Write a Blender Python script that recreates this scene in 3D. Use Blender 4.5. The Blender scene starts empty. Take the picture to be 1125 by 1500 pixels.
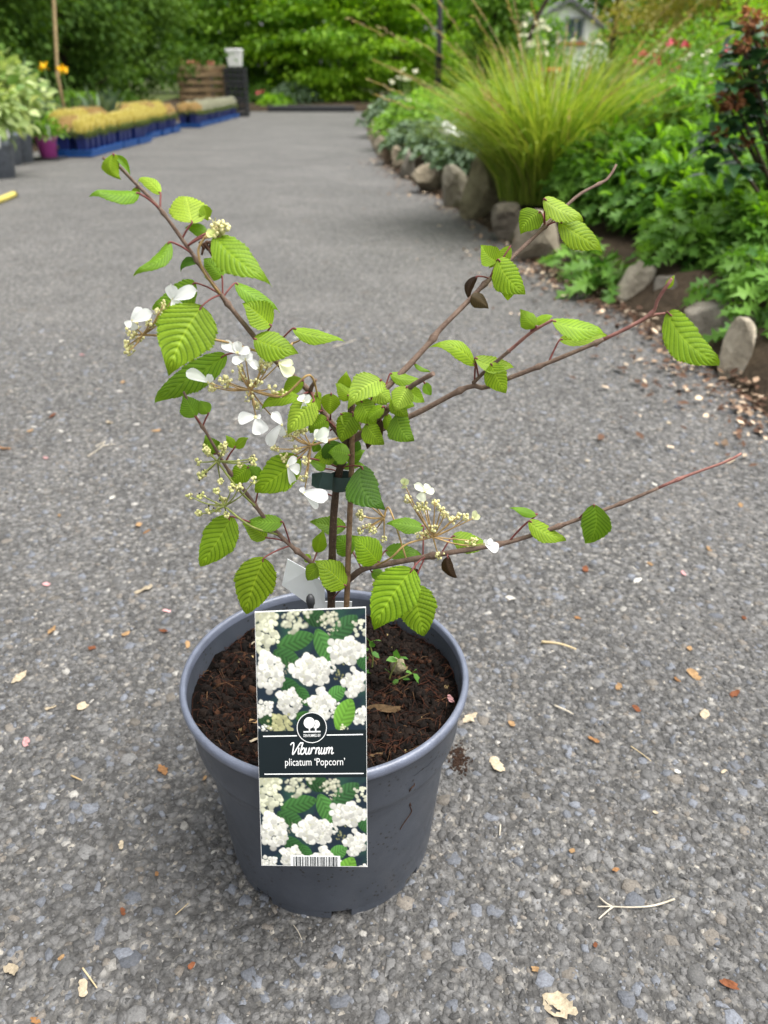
import bpy, math, random
import numpy as np
from mathutils import Vector, Matrix
random.seed(11); RG = np.random.default_rng(11)
sc = bpy.context.scene; COL = sc.collection

# ---------------------------------------------------------------- camera
PX_F, PX_W, PX_H, HORIZON = 1160.0, 1125.0, 1500.0, 115.0
PITCH = math.atan((PX_H/2-HORIZON)/PX_F); CAM_H = 0.7375
cd = bpy.data.cameras.new('camera'); cam = bpy.data.objects.new('camera', cd); COL.objects.link(cam)
cam.location = (0, 0, CAM_H); cam.rotation_euler = (math.pi/2-PITCH, 0, 0)
cd.sensor_fit = 'HORIZONTAL'; cd.sensor_width = 36; cd.lens = 36*PX_F/PX_W
cd.clip_start = 0.02; cd.clip_end = 600
cd.dof.use_dof = True; cd.dof.focus_distance = 0.69; cd.dof.aperture_fstop = 9.0
sc.camera = cam
# ---------------------------------------------------------------- sky, sun, exposure
SUN_EL, SUN_AZ = math.radians(68), math.radians(105)
w = bpy.data.worlds.new('World'); sc.world = w; w.use_nodes = True
wn = w.node_tree.nodes; wl = w.node_tree.links; bg = wn['Background']
sky = wn.new('ShaderNodeTexSky'); sky.sky_type = 'NISHITA'; sky.sun_disc = False
sky.sun_elevation = SUN_EL; sky.sun_rotation = SUN_AZ; sky.dust_density = 4.0; sky.air_density = 1.0
hs = wn.new('ShaderNodeHueSaturation'); hs.inputs['Saturation'].default_value = 0.14
wl.new(sky.outputs[0], hs.inputs['Color']); wl.new(hs.outputs[0], bg.inputs['Color'])
bg.inputs['Strength'].default_value = 0.15
sd = bpy.data.lights.new('sun', 'SUN'); sun = bpy.data.objects.new('sun', sd); COL.objects.link(sun)
sd.energy = 2.3; sd.angle = math.radians(50); sd.color = (1.0, 0.96, 0.9)
sun.location = (6, -4, 12)
sdir = Vector((math.sin(SUN_AZ)*math.cos(SUN_EL), math.cos(SUN_AZ)*math.cos(SUN_EL), math.sin(SUN_EL)))
sun.rotation_euler = (-sdir).to_track_quat('-Z', 'Y').to_euler()
sc.view_settings.view_transform = 'Standard'; sc.view_settings.look = 'None'
sc.view_settings.exposure = 1.05; sc.view_settings.gamma = 1.0; sc.view_settings.use_curve_mapping = False
sc.render.engine = 'CYCLES'; sc.cycles.use_denoising = True
sc.cycles.max_bounces = 6; sc.cycles.transparent_max_bounces = 4; sc.cycles.transmission_bounces = 4

# ---------------------------------------------------------------- placing helpers
CP, SP = math.cos(PITCH), math.sin(PITCH); CAM = Vector((0, 0, CAM_H))
def ray(px, py):
    x = (px-PX_W/2)/PX_F; u = (PX_H/2-py)/PX_F
    return Vector((x, CP+u*SP, -SP+u*CP))
def at(px, py, Y):
    d = ray(px, py); return CAM+d*(Y/d.y)
def gnd(px, py, z=0.0):
    d = ray(px, py); return CAM+d*((z-CAM_H)/d.z)
def pxsize(P):                       # metres covered by one photograph pixel at P
    return (P.y*CP-(P.z-CAM_H)*SP)/PX_F

# ---------------------------------------------------------------- mesh helpers
def setmat(me, mat):
    for m in (mat if isinstance(mat, (list, tuple)) else [mat]): me.materials.append(m)
def mesh_np(name, V, F, mat, col=None, smooth=False, uv=None, midx=None):
    V = np.asarray(V, np.float32); F = np.asarray(F, np.int32); m, k = F.shape
    me = bpy.data.meshes.new(name)
    me.vertices.add(len(V)); me.vertices.foreach_set('co', V.ravel())
    me.loops.add(m*k); me.loops.foreach_set('vertex_index', F.ravel())
    me.polygons.add(m); me.polygons.foreach_set('loop_start', np.arange(0, m*k, k, dtype=np.int32))
    if smooth: me.polygons.foreach_set('use_smooth', np.ones(m, bool))
    me.update(calc_edges=True); setmat(me, mat)
    if midx is not None: me.polygons.foreach_set('material_index', np.asarray(midx, np.int32))
    if col is not None:
        c = np.ones((len(V), 4), np.float32); c[:, :3] = col
        me.color_attributes.new('Col', 'FLOAT_COLOR', 'POINT').data.foreach_set('color', c.ravel())
    if uv is not None:
        u = me.uv_layers.new(name='UVMap'); uvv = np.asarray(uv, np.float32)[F.ravel()]
        u.data.foreach_set('uv', uvv.ravel())
    return me
class MB:
    """collects polygons of any size, each with a material slot"""
    def __init__(s): s.v = []; s.f = []; s.m = []; s.sm = []
    def add(s, vs, fs, mi=0, smooth=False):
        o = len(s.v); s.v += [tuple(v) for v in vs]
        for f in fs: s.f.append([i+o for i in f]); s.m.append(mi); s.sm.append(smooth)
    def box(s, c, d, mi=0, M=None, bev=0.0):
        x, y, z = d[0]/2, d[1]/2, d[2]/2; c = Vector(c)
        if bev:
            b = min(bev, x*.9, y*.9, z*.9); vs = []
            for sx in (-1, 1):
                for sy in (-1, 1):
                    for sz in (-1, 1):
                        vs += [(sx*(x-b), sy*(y-b), sz*z), (sx*(x-b), sy*y, sz*(z-b)), (sx*x, sy*(y-b), sz*(z-b))]
            hull(s, [c+(M @ Vector(v) if M else Vector(v)) for v in vs], mi); return
        vs = [Vector((a, b_, e)) for a in (-x, x) for b_ in (-y, y) for e in (-z, z)]
        if M: vs = [M @ v for v in vs]
        s.add([c+v for v in vs], [(0, 1, 3, 2), (4, 6, 7, 5), (0, 4, 5, 1), (2, 3, 7, 6), (0, 2, 6, 4), (1, 5, 7, 3)], mi)
    def tube(s, pts, rad, n=8, mi=0, cap=True, smooth=True):
        pts = [Vector(p) for p in pts]
        if not hasattr(rad, '__len__'): rad = [rad]*len(pts)
        o = len(s.v); up = None
        for i, p in enumerate(pts):
            t = (pts[min(i+1, len(pts)-1)]-pts[max(i-1, 0)])
            t = t.normalized() if t.length > 1e-9 else Vector((0, 0, 1))
            if up is None:
                up = t.cross(Vector((0.31, 0.9, 0.2))).normalized()
            a = (up-t*up.dot(t)).normalized(); b = t.cross(a); up = a
            for k in range(n):
                q = 2*math.pi*k/n; s.v.append(tuple(p+(a*math.cos(q)+b*math.sin(q))*rad[i]))
        for i in range(len(pts)-1):
            for k in range(n):
                k2 = (k+1) % n
                s.f.append([o+i*n+k, o+i*n+k2, o+(i+1)*n+k2, o+(i+1)*n+k]); s.m.append(mi); s.sm.append(smooth)
        if cap:
            s.f.append([o+k for k in range(n)][::-1]); s.m.append(mi); s.sm.append(False)
            e = o+(len(pts)-1)*n; s.f.append([e+k for k in range(n)]); s.m.append(mi); s.sm.append(False)
    def lathe(s, prof, c=(0, 0, 0), n=48, mi=0, smooth=True):
        o = len(s.v); c = Vector(c)
        for r, z in prof:
            for k in range(n):
                q = 2*math.pi*k/n; s.v.append((c.x+r*math.cos(q), c.y+r*math.sin(q), c.z+z))
        for i in range(len(prof)-1):
            for k in range(n):
                k2 = (k+1) % n
                s.f.append([o+i*n+k, o+i*n+k2, o+(i+1)*n+k2, o+(i+1)*n+k]); s.m.append(mi); s.sm.append(smooth)
    def mesh(s, name, mat):
        me = bpy.data.meshes.new(name); me.from_pydata(s.v, [], s.f); setmat(me, mat)
        me.polygons.foreach_set('material_index', s.m); me.polygons.foreach_set('use_smooth', s.sm); me.update()
        return me
def hull(mb, pts, mi=0, smooth=False):
    import bmesh
    bm = bmesh.new()
    for p in pts: bm.verts.new(p)
    bmesh.ops.convex_hull(bm, input=bm.verts)
    bm.verts.index_update(); bm.normal_update()
    vs = [v.co.copy() for v in bm.verts]; fs = [[v.index for v in f.verts] for f in bm.faces]; bm.free()
    mb.add(vs, fs, mi, smooth)
WORLD = set()
def obj(name, me, parent=None, loc=None, rot=None, scale=None, kind=None, label=None, cat=None, group=None):
    o = bpy.data.objects.new(name, me); COL.objects.link(o)
    if loc is not None: o.location = loc
    if rot is not None: o.rotation_euler = rot
    if scale is not None: o.scale = scale if hasattr(scale, '__len__') else (scale,)*3
    if parent is not None:
        o.parent = parent
        if loc is None and parent.name in WORLD:
            o.matrix_parent_inverse = Matrix.Translation(-Vector(parent.location))
    if kind: o['kind'] = kind
    if label: o['label'] = label
    if cat: o['category'] = cat
    if group: o['group'] = group
    return o
def thing(name, loc, label, cat, group=None, rot=None, scale=None, world=True):
    o = obj(name, None, None, loc, rot, scale, None, label, cat, group)
    if world: WORLD.add(o.name)
    return o
def dup(root, loc, rotz=0.0, scale=None, label=None, group=None):
    def cp(o, par):
        c = o.copy(); COL.objects.link(c)
        if par is not None: c.parent = par
        for ch in list(o.children): cp(ch, c)
        return c
    r = cp(root, None); r.location = loc; r.rotation_euler = (0, 0, rotz)
    if scale is not None: r.scale = (scale,)*3 if not hasattr(scale, '__len__') else scale
    if label: r['label'] = label
    if group: r['group'] = group
    return r
def smooth_path(P, sub=6):
    P = [np.array(p, float) for p in P]; out = []
    for i in range(len(P)-1):
        p0, p1, p2, p3 = P[max(i-1, 0)], P[i], P[i+1], P[min(i+2, len(P)-1)]
        for k in range(sub):
            t = k/sub
            out.append(.5*((2*p1)+(-p0+p2)*t+(2*p0-5*p1+4*p2-p3)*t*t+(-p0+3*p1-3*p2+p3)*t**3))
    out.append(P[-1]); return out

# ---------------------------------------------------------------- materials
class NT:
    def __init__(s, name):
        s.m = bpy.data.materials.new(name); s.m.use_nodes = True; s.t = s.m.node_tree
        s.b = s.t.nodes['Principled BSDF']; s.out = s.t.nodes['Material Output']
    def n(s, typ, **kw):
        x = s.t.nodes.new('ShaderNode'+typ)
        for k, v in kw.items():
            if k in x.inputs.keys(): x.inputs[k].default_value = v
            else: setattr(x, k, v)
        return x
    def l(s, a, b): s.t.links.new(a, b)
    def ramp(s, src, stops, interp='LINEAR'):
        r = s.n('ValToRGB'); r.color_ramp.interpolation = interp
        e = r.color_ramp.elements
        while len(e) < len(stops): e.new(0.5)
        for i, (p, c) in enumerate(stops):
            e[i].position = p; e[i].color = (*c, 1) if hasattr(c, '__len__') else (c, c, c, 1)
        s.l(src, r.inputs[0]); return r.outputs[0]
    def mix(s, fac, a, b, mode='MIX'):
        x = s.n('Mix', data_type='RGBA', blend_type=mode)
        for i, v in ((0, fac), (6, a), (7, b)):
            if hasattr(v, 'is_linked') or isinstance(v, bpy.types.NodeSocket): s.l(v, x.inputs[i])
            else: x.inputs[i].default_value = v if i == 0 else ((*v, 1) if len(v) == 3 else v)
        return x.outputs[2]
    def math(s, op, a, b=None):
        x = s.n('Math', operation=op)
        for i, v in ((0, a), (1, b)):
            if v is None: continue
            if isinstance(v, bpy.types.NodeSocket): s.l(v, x.inputs[i])
            else: x.inputs[i].default_value = v
        return x.outputs[0]
    def noise(s, scale, detail=4, rough=.55, vec=None):
        x = s.n('TexNoise', Scale=scale, Detail=detail, Roughness=rough)
        s.l(vec if vec is not None else s.pos(), x.inputs['Vector']); return x.outputs[0]
    def pos(s):
        if not hasattr(s, '_p'): s._p = s.n('NewGeometry').outputs['Position']
        return s._p
    def objco(s):
        if not hasattr(s, '_o'): s._o = s.n('TexCoord').outputs['Object']
        return s._o
    def bump(s, h, dist, strength=1.0, prev=None):
        x = s.n('Bump', Distance=dist, Strength=strength); s.l(h, x.inputs['Height'])
        if prev is not None: s.l(prev, x.inputs['Normal'])
        s.l(x.outputs[0], s.b.inputs['Normal']); return x.outputs[0]
    def base(s, v, rough=.6, spec=.5):
        if isinstance(v, bpy.types.NodeSocket): s.l(v, s.b.inputs['Base Color'])
        else: s.b.inputs['Base Color'].default_value = (*v, 1)
        s.b.inputs['Roughness'].default_value = rough; s.b.inputs['Specular IOR Level'].default_value = spec
    def translucent(s, col, fac):
        t = s.n('BsdfTranslucent')
        if isinstance(col, bpy.types.NodeSocket): s.l(col, t.inputs[0])
        else: t.inputs[0].default_value = (*col, 1)
        mx = s.n('MixShader', Fac=fac); s.l(s.b.outputs[0], mx.inputs[1]); s.l(t.outputs[0], mx.inputs[2])
        s.l(mx.outputs[0], s.out.inputs['Surface'])
def simple(name, c, rough=.6, spec=.5, var=.12, scale=30, bump=0.0, bscale=200):
    t = NT(name); nz = t.noise(scale, 5, vec=t.objco())
    a = tuple(x*(1-var*1.6) for x in c); b = tuple(min(1, x*(1+var*1.6)) for x in c)
    t.base(t.ramp(nz, [(.3, a), (.7, b)]), rough, spec)
    if bump: t.bump(t.noise(bscale, 4, vec=t.objco()), bump)
    return t.m
def leafmat(name, lo, hi, trans=.35, rough=.5, tcol=None, spec=.35):
    """colour runs lo..hi with the random value stored for each leaf"""
    t = NT(name); a = t.n('Attribute', attribute_name='Col'); sp = t.n('SeparateColor'); t.l(a.outputs['Color'], sp.inputs[0])
    c = t.mix(sp.outputs[0], lo, hi); t.base(c, rough, spec)
    tc = t.mix(1.0, c, tcol or (1.25, 1.25, .6), 'MULTIPLY'); t.translucent(tc, trans); return t.m
def vcol(name, rough=.7, spec=.3, trans=0):
    t = NT(name); a = t.n('Attribute', attribute_name='Col'); t.base(a.outputs['Color'], rough, spec)
    if trans: t.translucent(a.outputs['Color'], trans)
    return t

# ---------------------------------------------------------------- foliage helpers
def T_leaf(w=.5, fold=.12, curl=-.12):      # 4-vertex folded leaf
    return np.array([(0, 0, 0), (-w/2, .42, fold), (0, 1, curl), (w/2, .42, fold)]), np.array([(0, 2, 1), (0, 3, 2)])
def T_leaf6(w=.45, fold=.1, curl=-.2):
    v = [(0, 0, 0), (-w*.42, .28, fold), (-w*.42, .62, fold*.6), (0, 1, curl), (w*.42, .62, fold*.6), (w*.42, .28, fold), (0, .5, .02)]
    return np.array(v), np.array([(0, 6, 1), (1, 6, 2), (2, 6, 3), (3, 6, 4), (4, 6, 5), (5, 6, 0)])
def T_lobed(curl=-.28):                     # jagged, lobed leaf
    e = [(.03, .14), (.26, .22), (.05, .3), (.3, .46), (.06, .5), (.22, .72), (.05, .74)]
    f = lambda x, y: (x, y, .25*abs(x)+curl*y*y)
    L = [f(-x, y) for x, y in e]; R = [f(x, y) for x, y in e]; mid = [f(0, y) for _, y in e]
    v = [(0, 0, 0)]+L+R+mid+[(0, 1, curl)]; n = len(e); fs = []
    for side, o in ((0, 1), (1, 1+n)):
        for i in range(n-1):
            a, b, c, d = o+i, o+i+1, 1+2*n+i+1, 1+2*n+i
            fs += [(a, b, c), (a, c, d)] if side else [(b, a, c), (a, d, c)]
        fs += [(0, o, 1+2*n)] if side else [(o, 0, 1+2*n)]
        fs += [(o+n-1, 1+3*n, 3*n)] if side else [(1+3*n, o+n-1, 3*n)]
    return np.array(v), np.array(fs)
def norm(a): return a/np.maximum(np.linalg.norm(a, axis=1, keepdims=True), 1e-9)
def scatter(name, mat, P, D, size, tmpl, up=.8, jit=.5, colr=None, smooth=False):
    """one leaf per point: P origins, D leaf directions, normals mostly up"""
    tv, tf = tmpl; n = len(P); k = len(tv)
    y = norm(D+RG.normal(0, jit, (n, 3))*.6); z = RG.normal(0, jit, (n, 3)); z[:, 2] += up
    x = norm(np.cross(y, z)); z = np.cross(x, y); s = np.asarray(size).reshape(-1, 1)*np.ones((n, 1))
    V = P[:, None, :]+s[:, None]*(tv[None, :, :1]*x[:, None]+tv[None, :, 1:2]*y[:, None]+tv[None, :, 2:3]*z[:, None])
    F = (tf[None]+(np.arange(n)*k)[:, None, None]).reshape(-1, 3)
    c = RG.random(n) if colr is None else np.asarray(colr)
    c3 = np.repeat(np.stack([c, RG.random(n), RG.random(n)], 1), k, 0)
    return mesh_np(name, V.reshape(-1, 3), F, mat, c3, smooth)
def clumps(c, r, ncl, nleaf, spread, flat=.6, shell=.45, zmin=None):
    c = np.array(c); r = np.array(r)
    d = norm(RG.normal(0, 1, (ncl, 3))); rad = (shell+(1-shell)*RG.random((ncl, 1)))**.7
    C = c+d*rad*r*(1+RG.normal(0, .1, (ncl, 1)))
    tone = np.clip(RG.normal(.5, .2, ncl), 0, 1)
    idx = RG.integers(0, ncl, nleaf); off = RG.normal(0, 1, (nleaf, 3))*spread; off[:, 2] *= flat
    P = C[idx]+off; D = norm(P-c)*.7+norm(off)*.5; D[:, 2] -= .25
    t = np.clip(tone[idx]+RG.normal(0, .18, nleaf), 0, 1)
    if zmin is not None: m = P[:, 2] > zmin; P, D, t = P[m], D[m], t[m]
    return P, D, t
# ================================================================ THE SETTING
def tarmac_mat():
    t = NT('tarmac'); p = t.pos()
    v1 = t.n('TexVoronoi', Scale=95.0); t.l(p, v1.inputs['Vector'])
    v2 = t.n('TexVoronoi', Scale=210.0); t.l(p, v2.inputs['Vector'])
    s1 = t.n('SeparateColor'); t.l(v1.outputs['Color'], s1.inputs[0])
    s2 = t.n('SeparateColor'); t.l(v2.outputs['Color'], s2.inputs[0])
    agg = t.ramp(s1.outputs[0], [(0, (.085, .083, .08)), (.5, (.14, .137, .132)), (.8, (.19, .19, .19)), (.97, (.24, .23, .21)), (1, (.3, .28, .25))])
    fin = t.ramp(s2.outputs[0], [(0, (.08, .078, .075)), (.75, (.15, .146, .14)), (.92, (.22, .21, .19)), (1, (.38, .35, .3))])
    c = t.mix(t.ramp(t.noise(60, 3), [(.42, 0), (.58, 1)]), agg, fin)
    c = t.mix(1.0, c, t.ramp(v1.outputs['Distance'], [(.25, 1.12), (.62, .5)]), 'MULTIPLY')
    big = t.ramp(t.noise(.9, 5, .6), [(.3, .84), (.7, 1.14)])
    c = t.mix(1.0, c, big, 'MULTIPLY')
    wear = t.ramp(t.noise(2.3, 6, .65), [(.5, 0), (.75, .35)])
    c = t.mix(wear, c, (.2, .19, .18))
    # trodden-in earth and rust-brown leaf dust, in patches
    dirt = t.ramp(t.noise(5, 5, .7), [(.6, 0), (.74, .5)])
    c = t.mix(dirt, c, (.1, .078, .06))
    t.base(c, .72, .4)
    h = t.math('ADD', t.math('MULTIPLY', v1.outputs['Distance'], -.9), t.math('MULTIPLY', t.noise(330, 4), .8))
    h = t.math('ADD', h, t.math('MULTIPLY', v2.outputs['Distance'], -.5))
    t.bump(h, .004, .9)
    return t.m
def stone_mat(name, objcol=False):
    t = NT(name)
    if objcol: c0 = t.n('ObjectInfo').outputs['Color']
    else: c0 = t.n('Attribute', attribute_name='Col').outputs['Color']
    g = t.ramp(t.noise(420, 4, .7), [(.25, .55), (.5, 1.0), (.78, 1.5)])
    c = t.mix(1.0, c0, g, 'MULTIPLY')
    dust = t.ramp(t.noise(90, 5, .8), [(.56, 0), (.72, .5)])
    c = t.mix(dust, c, (.17, .163, .15))
    t.base(c, .62, .45); t.bump(t.noise(500, 4, .7), .0016, .9)
    return t.m
def soil_mat(name, lo, hi, scale=25):
    t = NT(name); nz = t.noise(scale, 8, .7)
    t.base(t.ramp(nz, [(.3, lo), (.7, hi)]), .95, .15); t.bump(t.noise(scale*3, 6, .7), .03); return t.m
M = {}
M['tarmac'] = tarmac_mat(); M['chip'] = stone_mat('stone_chips'); M['stone'] = stone_mat('road_stone', True)
M['earth'] = soil_mat('earth', (.03, .022, .014), (.085, .062, .04), 14)
M['lawn'] = soil_mat('far_ground', (.03, .045, .012), (.07, .085, .025), 2)

def flat(name, pts, z, mat, **kw):
    me = bpy.data.meshes.new(name); me.from_pydata([(x, y, z) for x, y in pts], [], [list(range(len(pts)))]); setmat(me, mat)
    return obj(name, me, **kw)
flat('ground', [(-250, -150), (250, -150), (250, 450), (-250, 450)], -.03, M['lawn'], kind='structure', label='green and brown ground beneath the trees and beds')
EDGE_PX = [(1125, 612), (1010, 512), (900, 452), (790, 390), (715, 335), (640, 288), (580, 253), (550, 225), (540, 200), (541, 184), (540, 172)]
EDGE = [(1.05, -3.0), (1.02, .9)]+[tuple(gnd(*q).xy) for q in EDGE_PX]
XL = -4.0
road_pts = [(XL, -3.0)]+EDGE+[(.6, 21.0), (9, 22.0), (9, 24.4), (XL-1.5, 24.4), (XL-1.5, 20.5), (XL, 20)]
road = flat('road', road_pts, 0.0, M['tarmac'], kind='structure', label='worn grey tarmac drive with exposed stone chippings')
# raised bed on the right: strips running back from the kerb
def bed(name, line, offs, mat, label):
    V = []; n = len(line)
    for dx, z in offs:
        for (x, y) in line:
            V.append((x+dx, y, z+(RG.normal(0, .012) if 0 < dx < 5 else 0)))
    F = [(j*n+i, j*n+i+1, (j+1)*n+i+1, (j+1)*n+i) for j in range(len(offs)-1) for i in range(n-1)]
    return obj(name, mesh_np(name, V, F, mat, smooth=True), kind='structure', label=label)
fine = [tuple(q) for q in smooth_path([(x, y) for x, y in EDGE], 5)]
bed('flower_bed', fine, [(-.02, -.02), (.06, .03), (.2, .11), (.6, .16), (1.6, .2), (4, .25), (14, .3)], M['earth'], 'dark soil of the raised bed behind the rocks')
lline = [(XL, y) for y in np.linspace(-3, 20, 30)]
bed('border_bed', lline, [(.0, -.02), (-.08, .04), (-.5, .08), (-3, .12), (-14, .3)], M['earth'], 'dark soil of the border behind the plant trays')
bl = [(x, 22.6) for x in np.linspace(-6, 8, 20)]
V = [(x, y+dy, z+RG.normal(0, .01)) for dy, z in ((0, -.02), (.05, .1), (.6, .16), (3, .25), (9, .3)) for x, y in bl]
n = len(bl)
obj('back_bed', mesh_np('back_bed', V, [(j*n+i, j*n+i+1, (j+1)*n+i+1, (j+1)*n+i) for j in range(4) for i in range(n-1)], M['earth'], smooth=True), kind='structure', label='earth bed at the far end of the drive')

# ---------------------------------------------------------------- stones set in the tarmac
def chips(n, X, Y, R, hmax):
    k = 6; ang = (np.arange(k)/k*2*np.pi)[None]+RG.random((n, 1))*6.28+RG.normal(0, .24, (n, k))
    rr = R[:, None]*(1+RG.normal(0, .2, (n, k))).clip(.55, 1.4); el = RG.uniform(.5, 1.0, n); th = RG.random(n)*6.28
    px = rr*np.cos(ang); py = rr*np.sin(ang)*el[:, None]
    qx = px*np.cos(th)[:, None]-py*np.sin(th)[:, None]; qy = px*np.sin(th)[:, None]+py*np.cos(th)[:, None]
    h = np.minimum(hmax*(.25+RG.random(n)*.75), R*.38); tx = RG.normal(0, .13, n); ty = RG.normal(0, .13, n)
    ins = RG.uniform(.8, .96, (n, k))
    top = np.stack([X[:, None]+qx*ins, Y[:, None]+qy*ins, h[:, None]+tx[:, None]*qx+ty[:, None]*qy], 2)
    bot = np.stack([X[:, None]+qx, Y[:, None]+qy, np.full_like(qx, -.002)], 2)
    cen = np.stack([X, Y, h+RG.normal(0, .0003, n)], 1)[:, None]
    V = np.concatenate([top, bot, cen], 1)
    i = np.arange(k); j = (i+1) % k
    f = np.concatenate([np.stack([i, i+k, j+k], 1), np.stack([i, j+k, j], 1), np.stack([i, j, np.full(k, 2*k)], 1)])
    F = (f[None]+(np.arange(n)*(2*k+1))[:, None, None]).reshape(-1, 3)
    return V.reshape(-1, 3), F, 2*k+1
def chip_colors(n):
    u = RG.random(n); b = RG.uniform(.05, .14, n)[:, None]*np.ones(3)
    b = b*np.array([1.0, .985, .97])
    blue = u < .13; b[blue] = RG.uniform(.1, .19, blue.sum())[:, None]*np.array([.93, 1.0, 1.14])
    warm = (u > .88) & (u < .965); b[warm] = RG.uniform(.1, .17, warm.sum())[:, None]*np.array([1.12, 1.0, .86])
    pale = u > .982; b[pale] = RG.uniform(.22, .36, pale.sum())[:, None]*np.array([1.04, 1, .92])
    return b
def stone_field(y0, y1, cell):
    xs = np.arange(-1.75, 1.75, cell); ys = np.arange(y0, y1, cell); X, Y = np.meshgrid(xs, ys)
    X = X.ravel()+RG.uniform(-.6, .6, X.size)*cell; Y = Y.ravel()+RG.uniform(-.6, .6, Y.size)*cell
    xr = np.interp(Y, [p[1] for p in EDGE], [p[0] for p in EDGE])
    keep = (np.abs(X) < .52*(Y*CP+CAM_H*SP)+.05) & (X < xr) & (RG.random(X.size) < .86)
    return X[keep], Y[keep]
VV = []; FF = []; CC = []; off = 0
for y0, y1, cell, lo, hi, hm in ((.26, 1.05, .0094, .0022, .0074, .0019), (1.05, 1.7, .0125, .003, .0085, .0022), (1.7, 2.7, .02, .0045, .0105, .0024), (.26, .95, .0062, .001, .0026, .0012)):
    X, Y = stone_field(y0, y1, cell); n = len(X)
    R = lo+(hi-lo)*RG.random(n)**1.9
    v, f, k = chips(n, X, Y, R, hm); VV.append(v); FF.append(f+off); off += len(v)
    CC.append(np.repeat(chip_colors(n), k, 0))
obj('stone_chippings', mesh_np('stone_chippings', np.concatenate(VV), np.concatenate(FF), M['chip'], np.concatenate(CC)), road, kind='stuff')
smesh = []
for i in range(14):
    v, f, k = chips(1, np.zeros(1), np.zeros(1), np.array([1.0]), .3); v[:, 2] = np.where(v[:, 2] < 0, -.15, v[:, 2]*.9)
    smesh.append(mesh_np('stone', v, f, M['stone']))
for i in range(290):
    y = .28+1.0*random.random()**1.5; x = random.uniform(-.52, .52)*(y*CP+CAM_H*SP)
    if (x+.0575)**2+(y-.6075)**2 < .118**2: continue
    o = obj('stone', random.choice(smesh), road, loc=(x, y, .0004), rot=(random.gauss(0, .05), random.gauss(0, .05), random.random()*6.28))
    r = random.uniform(.0065, .0125); o.scale = (r, r, r*.7)
    g = random.uniform(.09, .18); k = random.random()
    tint = (.93, 1.0, 1.15) if k < .45 else ((1, .99, .97) if k < .85 else (1.12, 1.0, .85))
    o.color = (g*tint[0], g*tint[1], g*tint[2], 1)

# ---------------------------------------------------------------- edging rocks
def rock_mat():
    t = NT('edging_rock'); o = t.objco(); n1 = t.noise(9, 6, .65, o)
    oi = t.n('ObjectInfo').outputs['Color']
    c = t.ramp(n1, [(.28, (.16, .14, .11)), (.5, (.38, .345, .285)), (.75, (.56, .53, .46))])
    c = t.mix(1.0, c, oi, 'MULTIPLY')
    moss = t.ramp(t.noise(5, 5, .6, o), [(.56, 0), (.66, .8)]); c = t.mix(moss, c, (.12, .12, .03))
    t.base(c, .9, .25); t.bump(t.noise(28, 6, .75, o), .06); return t.m
M['rock'] = rock_mat()
def rock(px, py, wpx, hpx, label, tone=(1, 1, 1), deep=.8, peak=0.0, sx=.0):
    import bmesh
    base = gnd(px, py, 0.0); s = pxsize(base); w, h = wpx*s, hpx*s*1.04; d = w*deep
    bm = bmesh.new(); bmesh.ops.create_icosphere(bm, subdivisions=3, radius=1)
    ph = [random.uniform(0, 6.28) for _ in range(9)]
    planes = [(Vector((random.gauss(0, 1), random.gauss(0, 1), random.gauss(0, .6))).normalized(), random.uniform(.42, .8)) for _ in range(12)]
    for v in bm.verts:
        c = v.co.copy()
        for nrm, dd in planes:
            e = c.dot(nrm)
            if e > dd: c -= nrm*(e-dd)
        c *= 1+.05*math.sin(5*c.x+ph[0])*math.sin(6*c.y+ph[1])+.035*math.sin(13*c.z+ph[2])*math.sin(11*c.x+ph[3])
        z = (c.z+.75)/1.5
        c.x = c.x*(1-peak*max(0, z))+sx*z
        v.co = Vector((c.x*w*.6, c.y*d*.6, z*h if z > 0 else z*h*.3))
    me = bpy.data.meshes.new('edging_rock'); bm.to_mesh(me); bm.free(); setmat(me, M['rock'])
    me.polygons.foreach_set('use_smooth', [random.random() < .0 for _ in me.polygons])
    o = obj('edging_rock', me, None, (base.x-.02, base.y+d*.25, 0), label=label, cat='rock', group='rocks edging the flower bed')
    o.color = (*tone, 1); return o
P_ = (2.2, 2.15, 2.0)
rock(1087, 556, 48, 74, 'smooth pale upright stone standing beside the brown leaf litter', P_, 1, .15)
rock(1070, 508, 124, 66, 'grey brown flat-topped rock just behind the pale upright stone', (1, 1, 1), .7)
rock(936, 446, 60, 56, 'pale rounded rock half hidden by jagged leaves at the kerb', (1.45, 1.43, 1.35), .8, .1)
rock(985, 458, 60, 46, 'dull grey rock tucked between the pale rounded rock and the flat-topped one', (.8, .8, .8))
rock(856, 398, 46, 30, 'low grey rock under the leafy perennials', (.8, .8, .78))
rock(796, 385, 70, 58, 'cream rock under the lowest leaf of the grass clump', (1.2, 1.15, 1.05))
rock(752, 356, 84, 44, 'broad low brown rock below the grass clump', (.75, .72, .68), .8)
rock(712, 322, 72, 80, 'tall pointed mossy rock with a bright yellow lichen edge', (.85, .83, .62), .9, .38, .1)
rock(668, 304, 58, 48, 'leaning grey rock with a pale top beside the pointed rock', (1.1, 1.08, 1.02), .8, .3, -.1)
rock(632, 283, 52, 32, 'long rounded tan rock lying along the kerb', (1.1, 1.03, .9), .8)
rock(601, 262, 26, 34, 'narrow upright grey rock between two tan ones', (1, 1, 1), .9, .3)
rock(585, 251, 22, 28, 'small tan rock at the bend of the kerb', (1.2, 1.1, .95))
rock(572, 240, 20, 25, 'reddish brown rock at the bend of the kerb', (1.2, .95, .8))
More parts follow.
